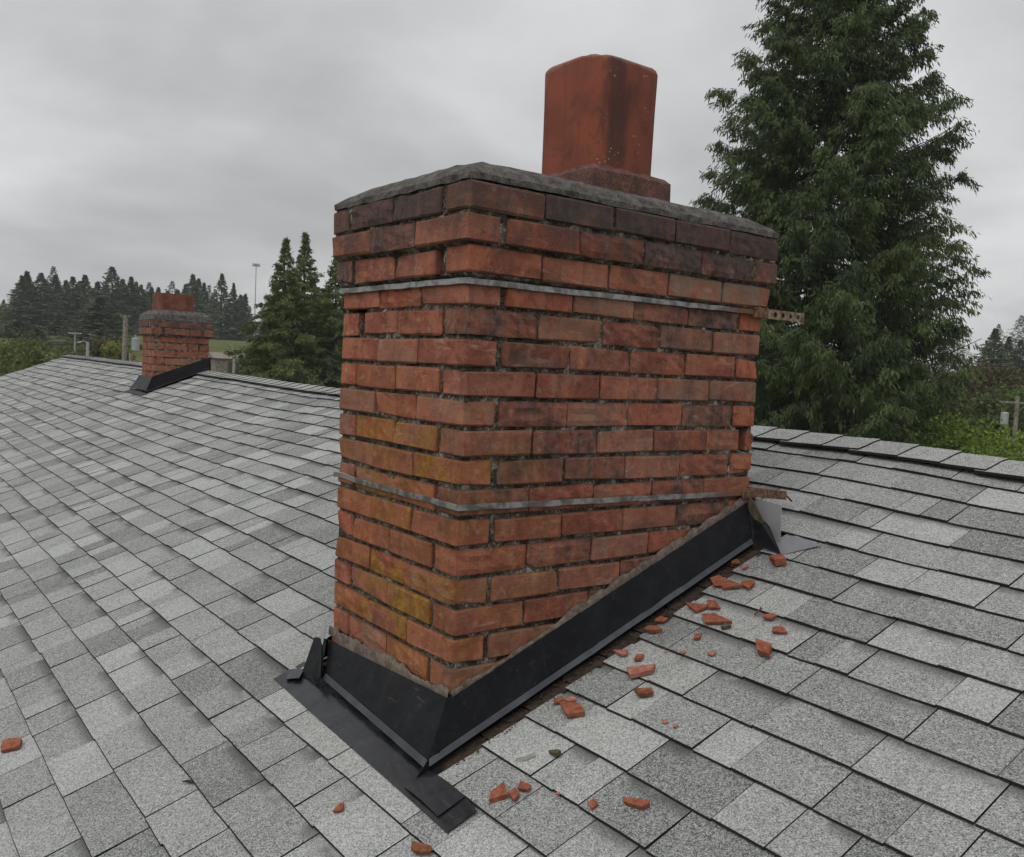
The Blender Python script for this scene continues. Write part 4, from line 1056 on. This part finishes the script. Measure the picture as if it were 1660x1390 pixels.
lump('moss_clump', .245, .640, (.040, .022, .008), .5, M['moss'], 'dark moss patch at the edge of the large mossy brick slab', 'moss', 303)
p_ = Vector(rp(.268, .719, .010))
tag(MB().tube([p_, p_ + Vector((.010, .010, .018))], .0022, 6).tube([p_ + Vector((.010, .010, .018)), p_ + Vector((.011, .011, .0195))], .005, 8).build('nail', M['rust']), 'rusty nail lying by a small chip among the rubble', 'nail')
p_ = Vector(rp(-.458, -.434, .011))
tag(MB().tube([p_ + Vector((-.018, -.009, -.003)), p_ + Vector((.0, .002, .0015)), p_ + Vector((.016, .008, .003))], [.0012, .0042, .0010], 6).build('twig', M['felt']), 'short dark twig alone on the shingles lower left', 'twig')

# ------------------------------------------------------------------ trees
def fronds_from(P, D, L, Wd, rng):
    """P base points, D unit directions, L lengths, Wd widths -> quads with random roll"""
    n = len(P); r = rng.normal(size=(n, 3)); S = np.cross(D, r); S /= (np.linalg.norm(S, axis=1, keepdims=True) + 1e-9)
    a = P - S * (Wd * .25)[:, None]; b2 = P + S * (Wd * .25)[:, None]; T = P + D * L[:, None]; mid = P + D * (L * .5)[:, None]
    return np.stack([P, mid + S * (Wd * .5)[:, None], T, mid - S * (Wd * .5)[:, None]], axis=1)
def conifer(H, R, seed, nb=150, tw=10, fr=9, base=0.08, droop=.28, upturn=.30, hang=.7, flen=.22, fwid=.05, prof=0.8, top_up=.5, ragged=.3, whorl=0.0, bulge=0.0):
    """crown quads + tints and the limb paths of one conifer standing at the origin"""
    rng = np.random.default_rng(seed); Qs = []; Ts = []; limbs = []
    for i2 in range(nb):
        t = (i2 + rng.uniform(0, 1)) / nb; t = base + (1 - base) * t
        if whorl: t = base + round((t - base) / whorl) * whorl + rng.uniform(-.12, .12) * whorl; t = min(.995, t)
        z = H * t; az = i2 * 2.39996 + rng.uniform(-.4, .4)
        f = (1 - t) / (1 - base); Rb = R * (f ** prof) * (1 + bulge * math.sin(math.pi * min(1, f * 1.0)))
        Rb = max(Rb * (1 + rng.uniform(-ragged, ragged * .6)), .03 * R)
        out = np.array([math.cos(az), math.sin(az), 0.0]); lat = np.array([-out[1], out[0], 0.0]); up = np.array([0, 0, 1.0])
        lift = top_up * max(0, t - .45) * 1.6
        def pt(s):
            s = np.asarray(s)
            return np.array([0, 0, z]) + out * (Rb * s)[..., None] + up * (Rb * ((lift - droop) * s + upturn * s * s))[..., None]
        ss = np.linspace(0, 1, 6); limbs.append((pt(ss), max(.006, .012 * Rb)))
        ntw = max(4, int(tw * (Rb / R) ** .7)); s0 = rng.uniform(.12, 1.0, ntw) ** .8
        shade = rng.uniform(.0, .55)
        for s in s0:
            side = rng.choice([-1, 1]); l = (0.30 * Rb * (1 - s) + .12 * R * (.12 + .88 * min(1, f * 2.2))) * rng.uniform(.6, 1.2)
            d = out * rng.uniform(.35, 1.0) + lat * side * rng.uniform(.2, 1.0) + up * rng.uniform(-.15, .15); d /= np.linalg.norm(d)
            p0 = pt(np.array([s]))[0]; nf = max(3, int(fr * rng.uniform(.7, 1.3)))
            q = rng.uniform(0, 1, nf); P = p0 + d * (l * q)[:, None] + up * (-hang * .22 * l * q * q)[:, None] + rng.normal(size=(nf, 3)) * .02 * R ** .5
            D = d * rng.uniform(.2, 1, nf)[:, None] + rng.normal(size=(nf, 3)) * .45 + up * (-hang * rng.uniform(.4, 1.6, nf))[:, None]
            D /= np.linalg.norm(D, axis=1, keepdims=True)
            L = flen * (.45 + .55 * min(1, f * 3)) * rng.uniform(.6, 1.3, nf); Wd = fwid * rng.uniform(.7, 1.3, nf)
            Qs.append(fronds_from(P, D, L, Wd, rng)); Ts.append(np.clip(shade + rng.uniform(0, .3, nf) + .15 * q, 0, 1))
    return np.concatenate(Qs), np.concatenate(Ts), limbs
def trunk_mb(H, r0, limbs, max_limbs=60, lean=0.0):
    mb = MB(); n = 9
    mb.tube([(lean * H * (k2 / n) ** 2, 0.02 * H * math.sin(k2 * 1.3) * .3, H * k2 / n) for k2 in range(n + 1)], [max(.012, r0 * (1 - k2 / n * .97)) for k2 in range(n + 1)], 8)
    step = max(1, len(limbs) // max_limbs)
    for path, r in limbs[::step]: mb.tube(path, [r * (1 - .85 * k2 / (len(path) - 1)) for k2 in range(len(path))], 4, False)
    return mb
def tree(name, loc, crown_me, trunk_me, label, cat, group=None, rot=0.0, scale=(1, 1, 1)):
    t = empty(name, loc); t.rotation_euler.z = rot; t.scale = scale
    link('crown', crown_me, None, t); link('trunk', trunk_me, None, t)
    return tag(t, label, cat, group)
def tree_meshes(H, R, seed, leaf, r0, max_limbs=60, **kw):
    q, ti, limbs = conifer(H, R, seed, **kw)
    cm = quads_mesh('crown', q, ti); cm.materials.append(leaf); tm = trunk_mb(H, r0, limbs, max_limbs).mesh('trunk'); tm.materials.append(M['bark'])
    return cm, tm
# the big cedar behind the ridge
cz = terrain(-12.6, 19.44); H = 12.9 - cz
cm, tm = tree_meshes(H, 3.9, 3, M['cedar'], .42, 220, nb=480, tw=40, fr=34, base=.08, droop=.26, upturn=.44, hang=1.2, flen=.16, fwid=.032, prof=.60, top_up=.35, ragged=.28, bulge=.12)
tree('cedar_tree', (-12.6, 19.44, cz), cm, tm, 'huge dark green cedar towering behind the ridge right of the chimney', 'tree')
# three layered conifers left of the chimney
MID = [(-33.2, 13.35, 4.34, 2.6, 'layered conifer with the leftmost tall spire, left of the big chimney', 31),
       (-35.2, 15.05, 4.97, 2.7, 'layered conifer with the tallest spire close left of the big chimney', 32),
       (-32.9, 15.45, 4.10, 2.7, 'layered conifer half hidden behind the left edge of the big chimney', 33),
       (-36.2, 14.2, 2.6, 1.8, 'lower bushy conifer at the left end of the layered conifer group', 34)]
for x, y, zt, R, lab, sd in MID:
    z = terrain(x, y); H = zt - z
    cm, tm = tree_meshes(H, R, sd, M['fir'], .2, 120, nb=260, tw=26, fr=18, base=.04, droop=.24, upturn=.02, hang=.7, flen=.17, fwid=.04, prof=1.02, top_up=.35, ragged=.42, bulge=.60)
    tree('layered_conifer', (x, y, z), cm, tm, lab, 'tree', 'layered conifers left of the chimney')
# distant conifers: a few crown meshes, many trees
VAR = []
for v in range(4):
    VAR.append(tree_meshes(16.0, 2.6, 60 + v, M['farfir'], .22, 10, nb=190 + 15 * v, tw=9, fr=7, base=.04, droop=.28, upturn=.12, hang=.35, flen=.42, fwid=.17, prof=[1.0, 1.15, .85, 1.0][v], top_up=.4, ragged=.5, bulge=.35))
FAR = [(-186.78, 23.28, 7.65, 1.01, 0), (-181.64, 23.97, 7.22, .88, 1), (-146.79, 20.43, 9.61, 1.52, 0), (-148.68, 21.35, 10.43, 1.82, 1), (-146.42, 22.86, 10.19, 1.81, 2), (-152.03, 25.72, 10.51, 1.80, 3), (-153.74, 27.51, 9.92, 1.64, 1), (-149.63, 27.73, 10.30, 1.79, 0), (-155.33, 29.85, 10.12, 1.67, 2), (-152.25, 29.94, 10.94, 1.74, 3), (-147.00, 30.63, 9.70, 1.78, 1), (-152.64, 32.93, 9.70, 1.66, 0), (-144.62, 32.15, 11.95, 1.95, 2), (-149.14, 34.75, 10.58, 1.84, 1), (-144.00, 34.76, 10.69, 1.60, 3), (-151.59, 37.40, 10.56, 1.39, 0), (-143.65, 36.13, 9.59, 1.32, 2), (-149.07, 39.12, 9.73, 1.58, 1), (-152.67, 41.15, 10.07, 1.52, 0), (-144.59, 40.35, 9.07, 1.64, 2), (-149.95, 43.42, 9.76, 1.61, 3), (-141.94, 42.27, 10.18, 1.53, 1), (-137.81, 42.09, 11.46, 1.68, 0), (-143.29, 44.67, 11.34, 1.46, 2), (-141.13, 44.86, 10.58, 1.35, 1), (-146.42, 48.00, 9.22, 1.31, 3), (-130.84, 44.12, 11.38, 1.45, 0), (-130.29, 45.70, 10.15, .91, 3), (-134.66, 48.35, 8.83, 1.13, 2), (-129.72, 47.30, 8.65, 1.19, 1), (-162.42, 24.13, 9.32, 1.99, 2), (-164.03, 26.74, 9.23, 2.03, 3), (-162.80, 33.25, 9.57, 1.86, 0), (-161.98, 36.95, 9.87, 1.88, 2), (-158.93, 40.97, 9.48, 1.88, 1), (-160.19, 43.96, 9.37, 1.71, 2)]
ORD = 'first second third fourth fifth sixth seventh eighth ninth tenth eleventh twelfth thirteenth fourteenth fifteenth sixteenth seventeenth eighteenth nineteenth twentieth'.split()
FAR.sort(key=lambda t: project((t[0], t[1], t[2]))[0])
for i2, (x, y, zt, hw, v) in enumerate(FAR):
    z = terrain(x, y) - .3; s = (zt - z) / 16.0; w = hw * 2.0 / 2.6
    if i2 < 18: lab = 'distant dark conifer, %s treetop from the left in the far wood' % ORD[i2]
    else: lab = 'distant dark conifer, %s treetop left of the tall lamp mast in the far wood' % ORD[35 - i2]
    tree('far_conifer', (x, y, z), *VAR[v], lab, 'tree', 'conifers of the far wood on the hill', i2 * 1.7, (w, w, s))
for i2, (x, y, zt, hw, v, lab) in enumerate([(-91.21, 18.96, 4.47, 1.75, 0, 'nearer broad conifer left of the wooden utility pole'), (-101.72, 17.34, 2.60, 1.05, 1, 'small lone conifer on the field edge left of the lamp post'), (-82.29, 12.26, 1.0, 1.0, 2, 'short conifer among shrubs above the roof\'s far left end'), (-97.35, 12.98, 1.92, 1.2, 3, 'short conifer by the shrubs at the far left edge')]):
    z = terrain(x, y) - .3; s = (zt - z) / 16.0; w = hw * 2.0 / 2.6
    tree('conifer', (x, y, z), *VAR[v], lab, 'tree', 'conifers in front of the far wood', i2 * 2.1, (w, w, s))
for i2, (x, y, zt, hw, v, lab) in enumerate([(-38.77, 84.87, 5.38, 1.15, 3, 'tall flat-topped distant conifer at the right edge of the picture'), (-39.79, 89.91, 4.93, 1.02, 1, 'distant conifer right behind the flat-topped one at the right edge'), (-38.05, 88.49, 4.56, 1.05, 0, 'distant conifer cut by the right edge of the picture'), (-40.83, 93.82, 3.37, 1.5, 2, 'lower dark conifer behind the others at the right edge')]):
    z = terrain(x, y) - .3; s = (zt - z) / 16.0; w = hw * 2.0 / 2.6
    tree('far_conifer', (x, y, z), *VAR[v], lab, 'tree', 'conifers at the right edge', i2 * 2.3, (w, w, s))

# broadleaf shrubs and trees
def broadleaf(R, H, seed, n_cl=60, n_leaf=60, size=.09, stems=6, z0=.15):
    rng = np.random.default_rng(seed); Qs = []; Ts = []; mb = MB()
    for i2 in range(n_cl):
        d = rng.normal(size=3); d /= np.linalg.norm(d); rr_ = rng.uniform(.45, 1.0) ** .5
        c = np.array([d[0] * R * rr_, d[1] * R * rr_, H * (z0 + (1 - z0) * (.5 + .46 * d[2] * rr_))])
        cr = .22 * R * rng.uniform(.6, 1.3); sh = rng.uniform(0, .5)
        P = c + rng.normal(size=(n_leaf, 3)) * cr * np.array([1, 1, .75]) * .6
        D = rng.normal(size=(n_leaf, 3)) + (P - c) / cr * .8 + np.array([0, 0, .2]); D /= np.linalg.norm(D, axis=1, keepdims=True)
        Qs.append(fronds_from(P, D, size * rng.uniform(.7, 1.4, n_leaf), size * .7 * rng.uniform(.7, 1.3, n_leaf), rng)); Ts.append(np.clip(sh + rng.uniform(0, .45, n_leaf), 0, 1))
        if i2 % max(1, n_cl // (stems * 3)) == 0:
            mb.tube([(0, 0, 0), (c[0] * .25, c[1] * .25, c[2] * .45), tuple(c)], [.03 * R ** .5 + .01, .02 * R ** .5, .006], 5, False)
    return np.concatenate(Qs), np.concatenate(Ts), mb
def shrub(name, x, y, ztop, R, seed, leaf, label, cat='shrub', group=None, zb=None, **kw):
    z = terrain(x, y) if zb is None else zb; H = ztop - z
    q, ti, mb = broadleaf(R, H, seed, **kw)
    cm = quads_mesh('crown', q, ti); cm.materials.append(leaf); tm = mb.mesh('trunk'); tm.materials.append(M['bark'])
    return tree(name, (x, y, z), cm, tm, label, cat, group)
shrub('leafy_tree', -8.45, 19.3, -0.95, 1.6, 71, M['leaf'], 'bright green leafy tree top above the ridge, left one at right edge', 'tree', 'bright leafy trees beyond the ridge', n_cl=170, n_leaf=80, size=.085)
shrub('leafy_tree', -6.5, 17.9, -1.15, 1.6, 72, M['leaf'], 'bright green leafy tree top above the ridge, right one at right edge', 'tree', 'bright leafy trees beyond the ridge', n_cl=170, n_leaf=80, size=.085)
shrub('leafy_tree', -26.3, 57.6, 1.1, 2.8, 73, M['leafred'], 'dull reddish leafy tree beside the cedar\'s right edge', 'tree', n_cl=130, n_leaf=70, size=.28)
shrub('leafy_tree', -22.9, 55.5, -0.2, 2.9, 74, M['leaf2'], 'dull green leafy tree behind the right utility pole', 'tree', n_cl=130, n_leaf=70, size=.28)
shrub('leafy_tree', -20.0, 60.0, 0.2, 2.6, 79, M['leaf2'], 'dull green leafy tree cut by the right edge of the picture', 'tree', n_cl=110, n_leaf=60, size=.28)
shrub('leafy_shrub', -62.6, 13.9, 0.35, 1.0, 75, M['leafyel'], 'yellow green shrub at the foot of the left utility pole', n_cl=60, n_leaf=50, size=.22)
SH = [(-47.9, 4.6, -.7, 2.0, M['leaf2'], 'green shrub lowest at the far left edge above the roof'), (-55.8, 6.6, -.1, 2.1, M['leaf2'], 'tall green shrub at the far left edge behind the lowest one'), (-57.0, 8.6, -.75, 1.9, M['leaf2'], 'green shrub left of the drooping street lamp'), (-62.0, 10.3, -.7, 1.7, M['leaf2'], 'green shrub right behind the drooping street lamp'), (-77.0, 13.2, -.55, 1.9, M['leaf2'], 'low olive shrub on the field under the lamp post'), (-70.0, 9.5, .1, 1.8, M['leaf2'], 'olive shrub between the far left conifers and the roof end'), (-84.0, 17.2, .1, 1.5, M['leafred'], 'brownish low shrub on the field behind the lamp post')]
for i2, (x, y, zt, R, m, lab) in enumerate(SH): shrub('leafy_shrub', x, y, zt, R, 80 + i2, m, lab, 'shrub', 'shrubs beyond the far roof end', n_cl=70, n_leaf=55, size=.22)
shrub('leafy_tree', -166.8, 21.5, 6.1, 2.2, 90, M['leafyel'], 'far yellowish tree at the left edge below the treetops', 'tree', n_cl=60, n_leaf=40, size=.5)
shrub('leafy_shrub', -74.5, 29.0, .4, 2.0, 91, M['leaf2'], 'low green shrub behind the grey shed right of the small chimney', n_cl=60, n_leaf=50, size=.22)
shrub('leafy_shrub', -70.0, 28.3, -.2, 1.6, 92, M['leaf2'], 'low green shrub right of the bare white branch', n_cl=60, n_leaf=50, size=.22)
# the wood behind, one mass nobody could count
rng = np.random.default_rng(9)
Qs = []; Ts = []
for i2 in range(70):
    az = rng.uniform(rad(94), rad(172)); r = rng.uniform(185, 235)
    if rad(134) < az < rad(150): pass
    x, y = CAM.x + r * math.cos(az), CAM.y + r * math.sin(az); z = terrain(x, y); s = rng.uniform(.62, .80)
    n = len(VAR[0][0].vertices); me = VAR[i2 % 4][0]; co = np.empty(len(me.vertices) * 3, dtype=np.float32); me.vertices.foreach_get('co', co); co = co.reshape(-1, 4, 3)[::3]
    ti = np.empty(len(me.polygons), dtype=np.float32); me.attributes['tint'].data.foreach_get('value', ti)
    Qs.append(co * np.array([1.5, 1.5, s * 1.0]) + np.array([x, y, z - .5])); Ts.append(ti[::3])
me = quads_mesh('far_wood', np.concatenate(Qs), np.concatenate(Ts)); me.materials.append(M['farfir'])
tag(link('far_wood', me), 'far dark conifer wood along the skyline behind the single trees', 'wood', None, 'stuff')

# ------------------------------------------------------------------ poles, lamps, shed
def pole_root(name, x, y, label, cat): 
    e = empty(name, (x, y, terrain(x, y))); return tag(e, label, cat)
def part_at(mb, name, m, root): 
    return adopt(mb.build(name, m), root)
# left utility pole with transformer
x, y = -58.6, 13.4; zb = terrain(x, y)
u = pole_root('utility_pole', x, y, 'pale wooden utility pole left of the small far chimney', 'utility pole')
part_at(MB().tube([(x, y, zb), (x + .02, y + .03, 1.75)], [.19, .15], 10), 'pole', M['polewood'], u)
part_at(MB().tube([(x + .28, y + .42, zb), (x + .22, y + .33, -.6)], [.13, .12], 8), 'pole_stub', M['polewood'], u)
part_at(MB().box((x - .06, y - .30, 1.66), (x + .06, y + .34, 1.76)), 'crossarm', M['polewood'], u)
tr = part_at(MB().tube([(x + .1, y + .62, -.42), (x + .1, y + .62, .32)], .26, 12).tube([(x + .1, y + .62, .32), (x + .1, y + .62, .38)], [.27, .15], 12), 'transformer', M['greymetal'], u)
b_ = MB().tube([(x + .1, y + .62, .38), (x + .1, y + .62, .58)], .05, 8).build('bushing', M['greymetal']); b_.parent = tr; b_.location = -(Vector(tr.location) + Vector(u.location))
def wire(a, b2, sagz, label, r=.02):
    a = Vector(a); b2 = Vector(b2); pts = []
    for k2 in range(15):
        t = k2 / 14; p = a.lerp(b2, t); p.z -= sagz * 4 * t * (1 - t); pts.append(p)
    tag(MB().tube(pts, r, 5).build('power_line', M['darkmetal']), label, 'power line', 'power lines')
wire((x, y - .28, 1.78), (-75, -14, 4.2), .6, 'thin power line running left from the left utility pole\'s near arm end')
wire((x, y + .3, 1.78), (-72, 42, 2.6), .8, 'thin power line running right from the left utility pole behind the small chimney')
# lamp posts
x, y = -67.08, 12.18; zb = terrain(x, y)
u = pole_root('street_lamp', x, y, 'pale T-shaped lamp post above the far end of the roof', 'street lamp')
part_at(MB().tube([(x, y, zb), (x, y, .52)], [.08, .06], 8), 'post', M['palewood'], u)
part_at(MB().box((x - .08, y - .42, .52), (x + .08, y + .42, .62)), 'lamp_head', M['greymetal'], u)
x, y = -71.8, 13.96; zb = terrain(x, y)
u = pole_root('street_lamp', x, y, 'short grey post with a small lamp arm right of the T-shaped lamp', 'street lamp')
part_at(MB().tube([(x, y, zb), (x, y, .05)], [.13, .11], 8), 'post', M['greymetal'], u)
part_at(MB().tube([(x, y, -.05), (x, y - .25, .08), (x, y - .5, .05)], .03, 6), 'lamp_arm', M['greymetal'], u)
part_at(MB().hexa([(x - .07, y - .72, -.05), (x + .07, y - .72, -.05), (x + .07, y - .46, -.05), (x - .07, y - .46, -.05), (x - .04, y - .68, .06), (x + .04, y - .68, .06), (x + .04, y - .48, .06), (x - .04, y - .48, .06)]), 'lamp_head', M['greymetal'], u)
x, y = -57.57, 9.1; zb = terrain(x, y)
u = pole_root('street_lamp', x, y, 'drooping curved street lamp just over the far roof edge', 'street lamp')
part_at(MB().tube([(x, y, zb), (x, y, -1.15), (x, y - .25, -.98), (x, y - .5, -.92)], [.07, .06, .04, .04], 7), 'post', M['greymetal'], u)
part_at(MB().hexa([(x - .08, y - .92, -.98), (x + .08, y - .92, -.98), (x + .08, y - .5, -.96), (x - .08, y - .5, -.96), (x - .05, y - .86, -.88), (x + .05, y - .86, -.88), (x + .05, y - .52, -.88), (x - .05, y - .52, -.88)]), 'lamp_head', M['whitewall'], u)
x, y = -110.5, 41.5; zb = terrain(x, y)
u = pole_root('lamp_mast', x, y, 'very tall thin lamp mast against the sky left of the layered conifers', 'lamp mast')
part_at(MB().tube([(x, y, zb), (x, y, 11.0)], [.09, .05], 8), 'mast', M['greymetal'], u)
hd = part_at(MB().tube([(x, y, 11.0), (x, y, 11.25)], [.25, .25], 10), 'lamp_ring', M['greymetal'], u)
for a in range(4):
    t = a * math.pi / 2 + .4; cx, cy = x + .42 * math.cos(t), y + .42 * math.sin(t)
    b_ = MB().hexa([(cx - .16, cy - .16, 10.95), (cx + .16, cy - .16, 10.95), (cx + .16, cy + .16, 10.95), (cx - .16, cy + .16, 10.95), (cx - .1, cy - .1, 11.25), (cx + .1, cy - .1, 11.25), (cx + .1, cy + .1, 11.25), (cx - .1, cy + .1, 11.25)]).build('floodlight', M['greymetal'])
    b_.parent = hd; b_.location = -(Vector(hd.location) + Vector(u.location))
# right utility pole
x, y = -20.55, 49.2; zb = terrain(x, y)
u = pole_root('utility_pole', x, y, 'grey utility pole with crossarm at the right edge of the picture', 'utility pole')
part_at(MB().tube([(x, y, zb), (x, y, -.6)], [.13, .10], 10), 'pole', M['polewood'], u)
part_at(MB().box((x - .7, y - .5, -1.00), (x + .7, y - .40, -.91)), 'crossarm', M['polewood'], u)
part_at(MB().tube([(x - .02, y - .2, -1.6), (x + .55, y - .25, -1.08)], .035, 6), 'brace', M['polewood'], u)
part_at(MB().tube([(x - .45, y - .3, -2.15), (x - .45, y - .3, -1.55)], .2, 12).tube([(x - .45, y - .3, -1.55), (x - .45, y - .3, -1.5)], [.2, .1], 12), 'transformer', M['greymetal'], u)
part_at(MB().tube([(x - .33, y - .2, zb), (x - .33, y - .2, -2.2)], .10, 8), 'pole_stub', M['polewood'], u)
wire((x - 1.0, y - .45, -.85), (-40, 50, -1.2), .3, 'upper power line running left from the right utility pole\'s crossarm', .018)
wire((x - .2, y - .2, -1.7), (-40, 49, -2.0), .3, 'lower power line running left from below the right utility pole\'s crossarm', .018)
# grey shed with a bare pale branch in front, right of the small chimney
x, y = -73.9, 25.1; zb = terrain(x, y)
u = pole_root('shed', x, y, 'low grey shed right of the small far chimney', 'shed')
part_at(MB().box((x - 1.2, y - 1.2, zb), (x + 1.2, y + 1.5, -.75)), 'wall', M['polewood'], u)
part_at(MB().hexa([(x - 1.4, y - 1.4, -.745), (x + 1.4, y - 1.4, -.745), (x + 1.4, y + 1.7, -.745), (x - 1.4, y + 1.7, -.745), (x - .1, y - 1.4, -.25), (x + .1, y - 1.4, -.25), (x + .1, y + 1.7, -.25), (x - .1, y + 1.7, -.25)]), 'roof', M['polewood'], u)
part_at(MB().box((x + 1.2, y - .1, zb), (x + 1.24, y + .8, -1.0)), 'door', M['darkmetal'], u)
x, y = -63.6, 22.2; zb = terrain(x, y)
tag(MB().tube([(x, y, zb), (x, y + .02, -1.0), (x, y + .0, -.3), (x, y - .15, .25), (x, y - .55, .45)], [.12, .10, .08, .06, .02], 7).tube([(x, y + .02, -1.0), (x, y + .35, -.75), (x, y + .8, -.45)], [.06, .04, .015], 6).tube([(x, y, -.3), (x, y - .5, -.15), (x, y - 1.1, -.2)], [.05, .03, .012], 6).build('dead_tree', M['palewood']), 'bare pale dead tree right of the small far chimney', 'tree')
# white building at the right edge
x, y = -21.0, 53.9; zb = terrain(x, y)
u = pole_root('outbuilding', x, y, 'low white outbuilding just visible at the right edge below the pole', 'building')
part_at(MB().box((x - .9, y - 1, zb), (x + 3, y + 3, -3.6)), 'wall', M['whitewall'], u)
part_at(MB().hexa([(x - 1.1, y - 1.2, -3.595), (x + 3.2, y - 1.2, -3.595), (x + 3.2, y + 3.2, -3.595), (x - 1.1, y + 3.2, -3.595), (x - 1.1, y + .95, -3.0), (x + 3.2, y + .95, -3.0), (x + 3.2, y + 1.05, -3.0), (x - 1.1, y + 1.05, -3.0)]), 'roof', M['greymetal'], u)

# ------------------------------------------------------------------ thin damp air
hm = bpy.data.materials.new('damp_air'); hm.use_nodes = True
hm.node_tree.nodes.clear()
ho = hm.node_tree.nodes.new('ShaderNodeOutputMaterial'); hv = hm.node_tree.nodes.new('ShaderNodeVolumePrincipled')
hv.inputs['Color'].default_value = (0.90, 0.93, 0.96, 1); hv.inputs['Density'].default_value = 0.0005
hm.node_tree.links.new(hv.outputs[0], ho.inputs['Volume'])
hz_ = MB().box((CAM.x - 640, CAM.y - 640, -6.8), (CAM.x + 640, CAM.y + 640, 14.5)).build('haze', hm); hz_['kind'] = 'stuff'
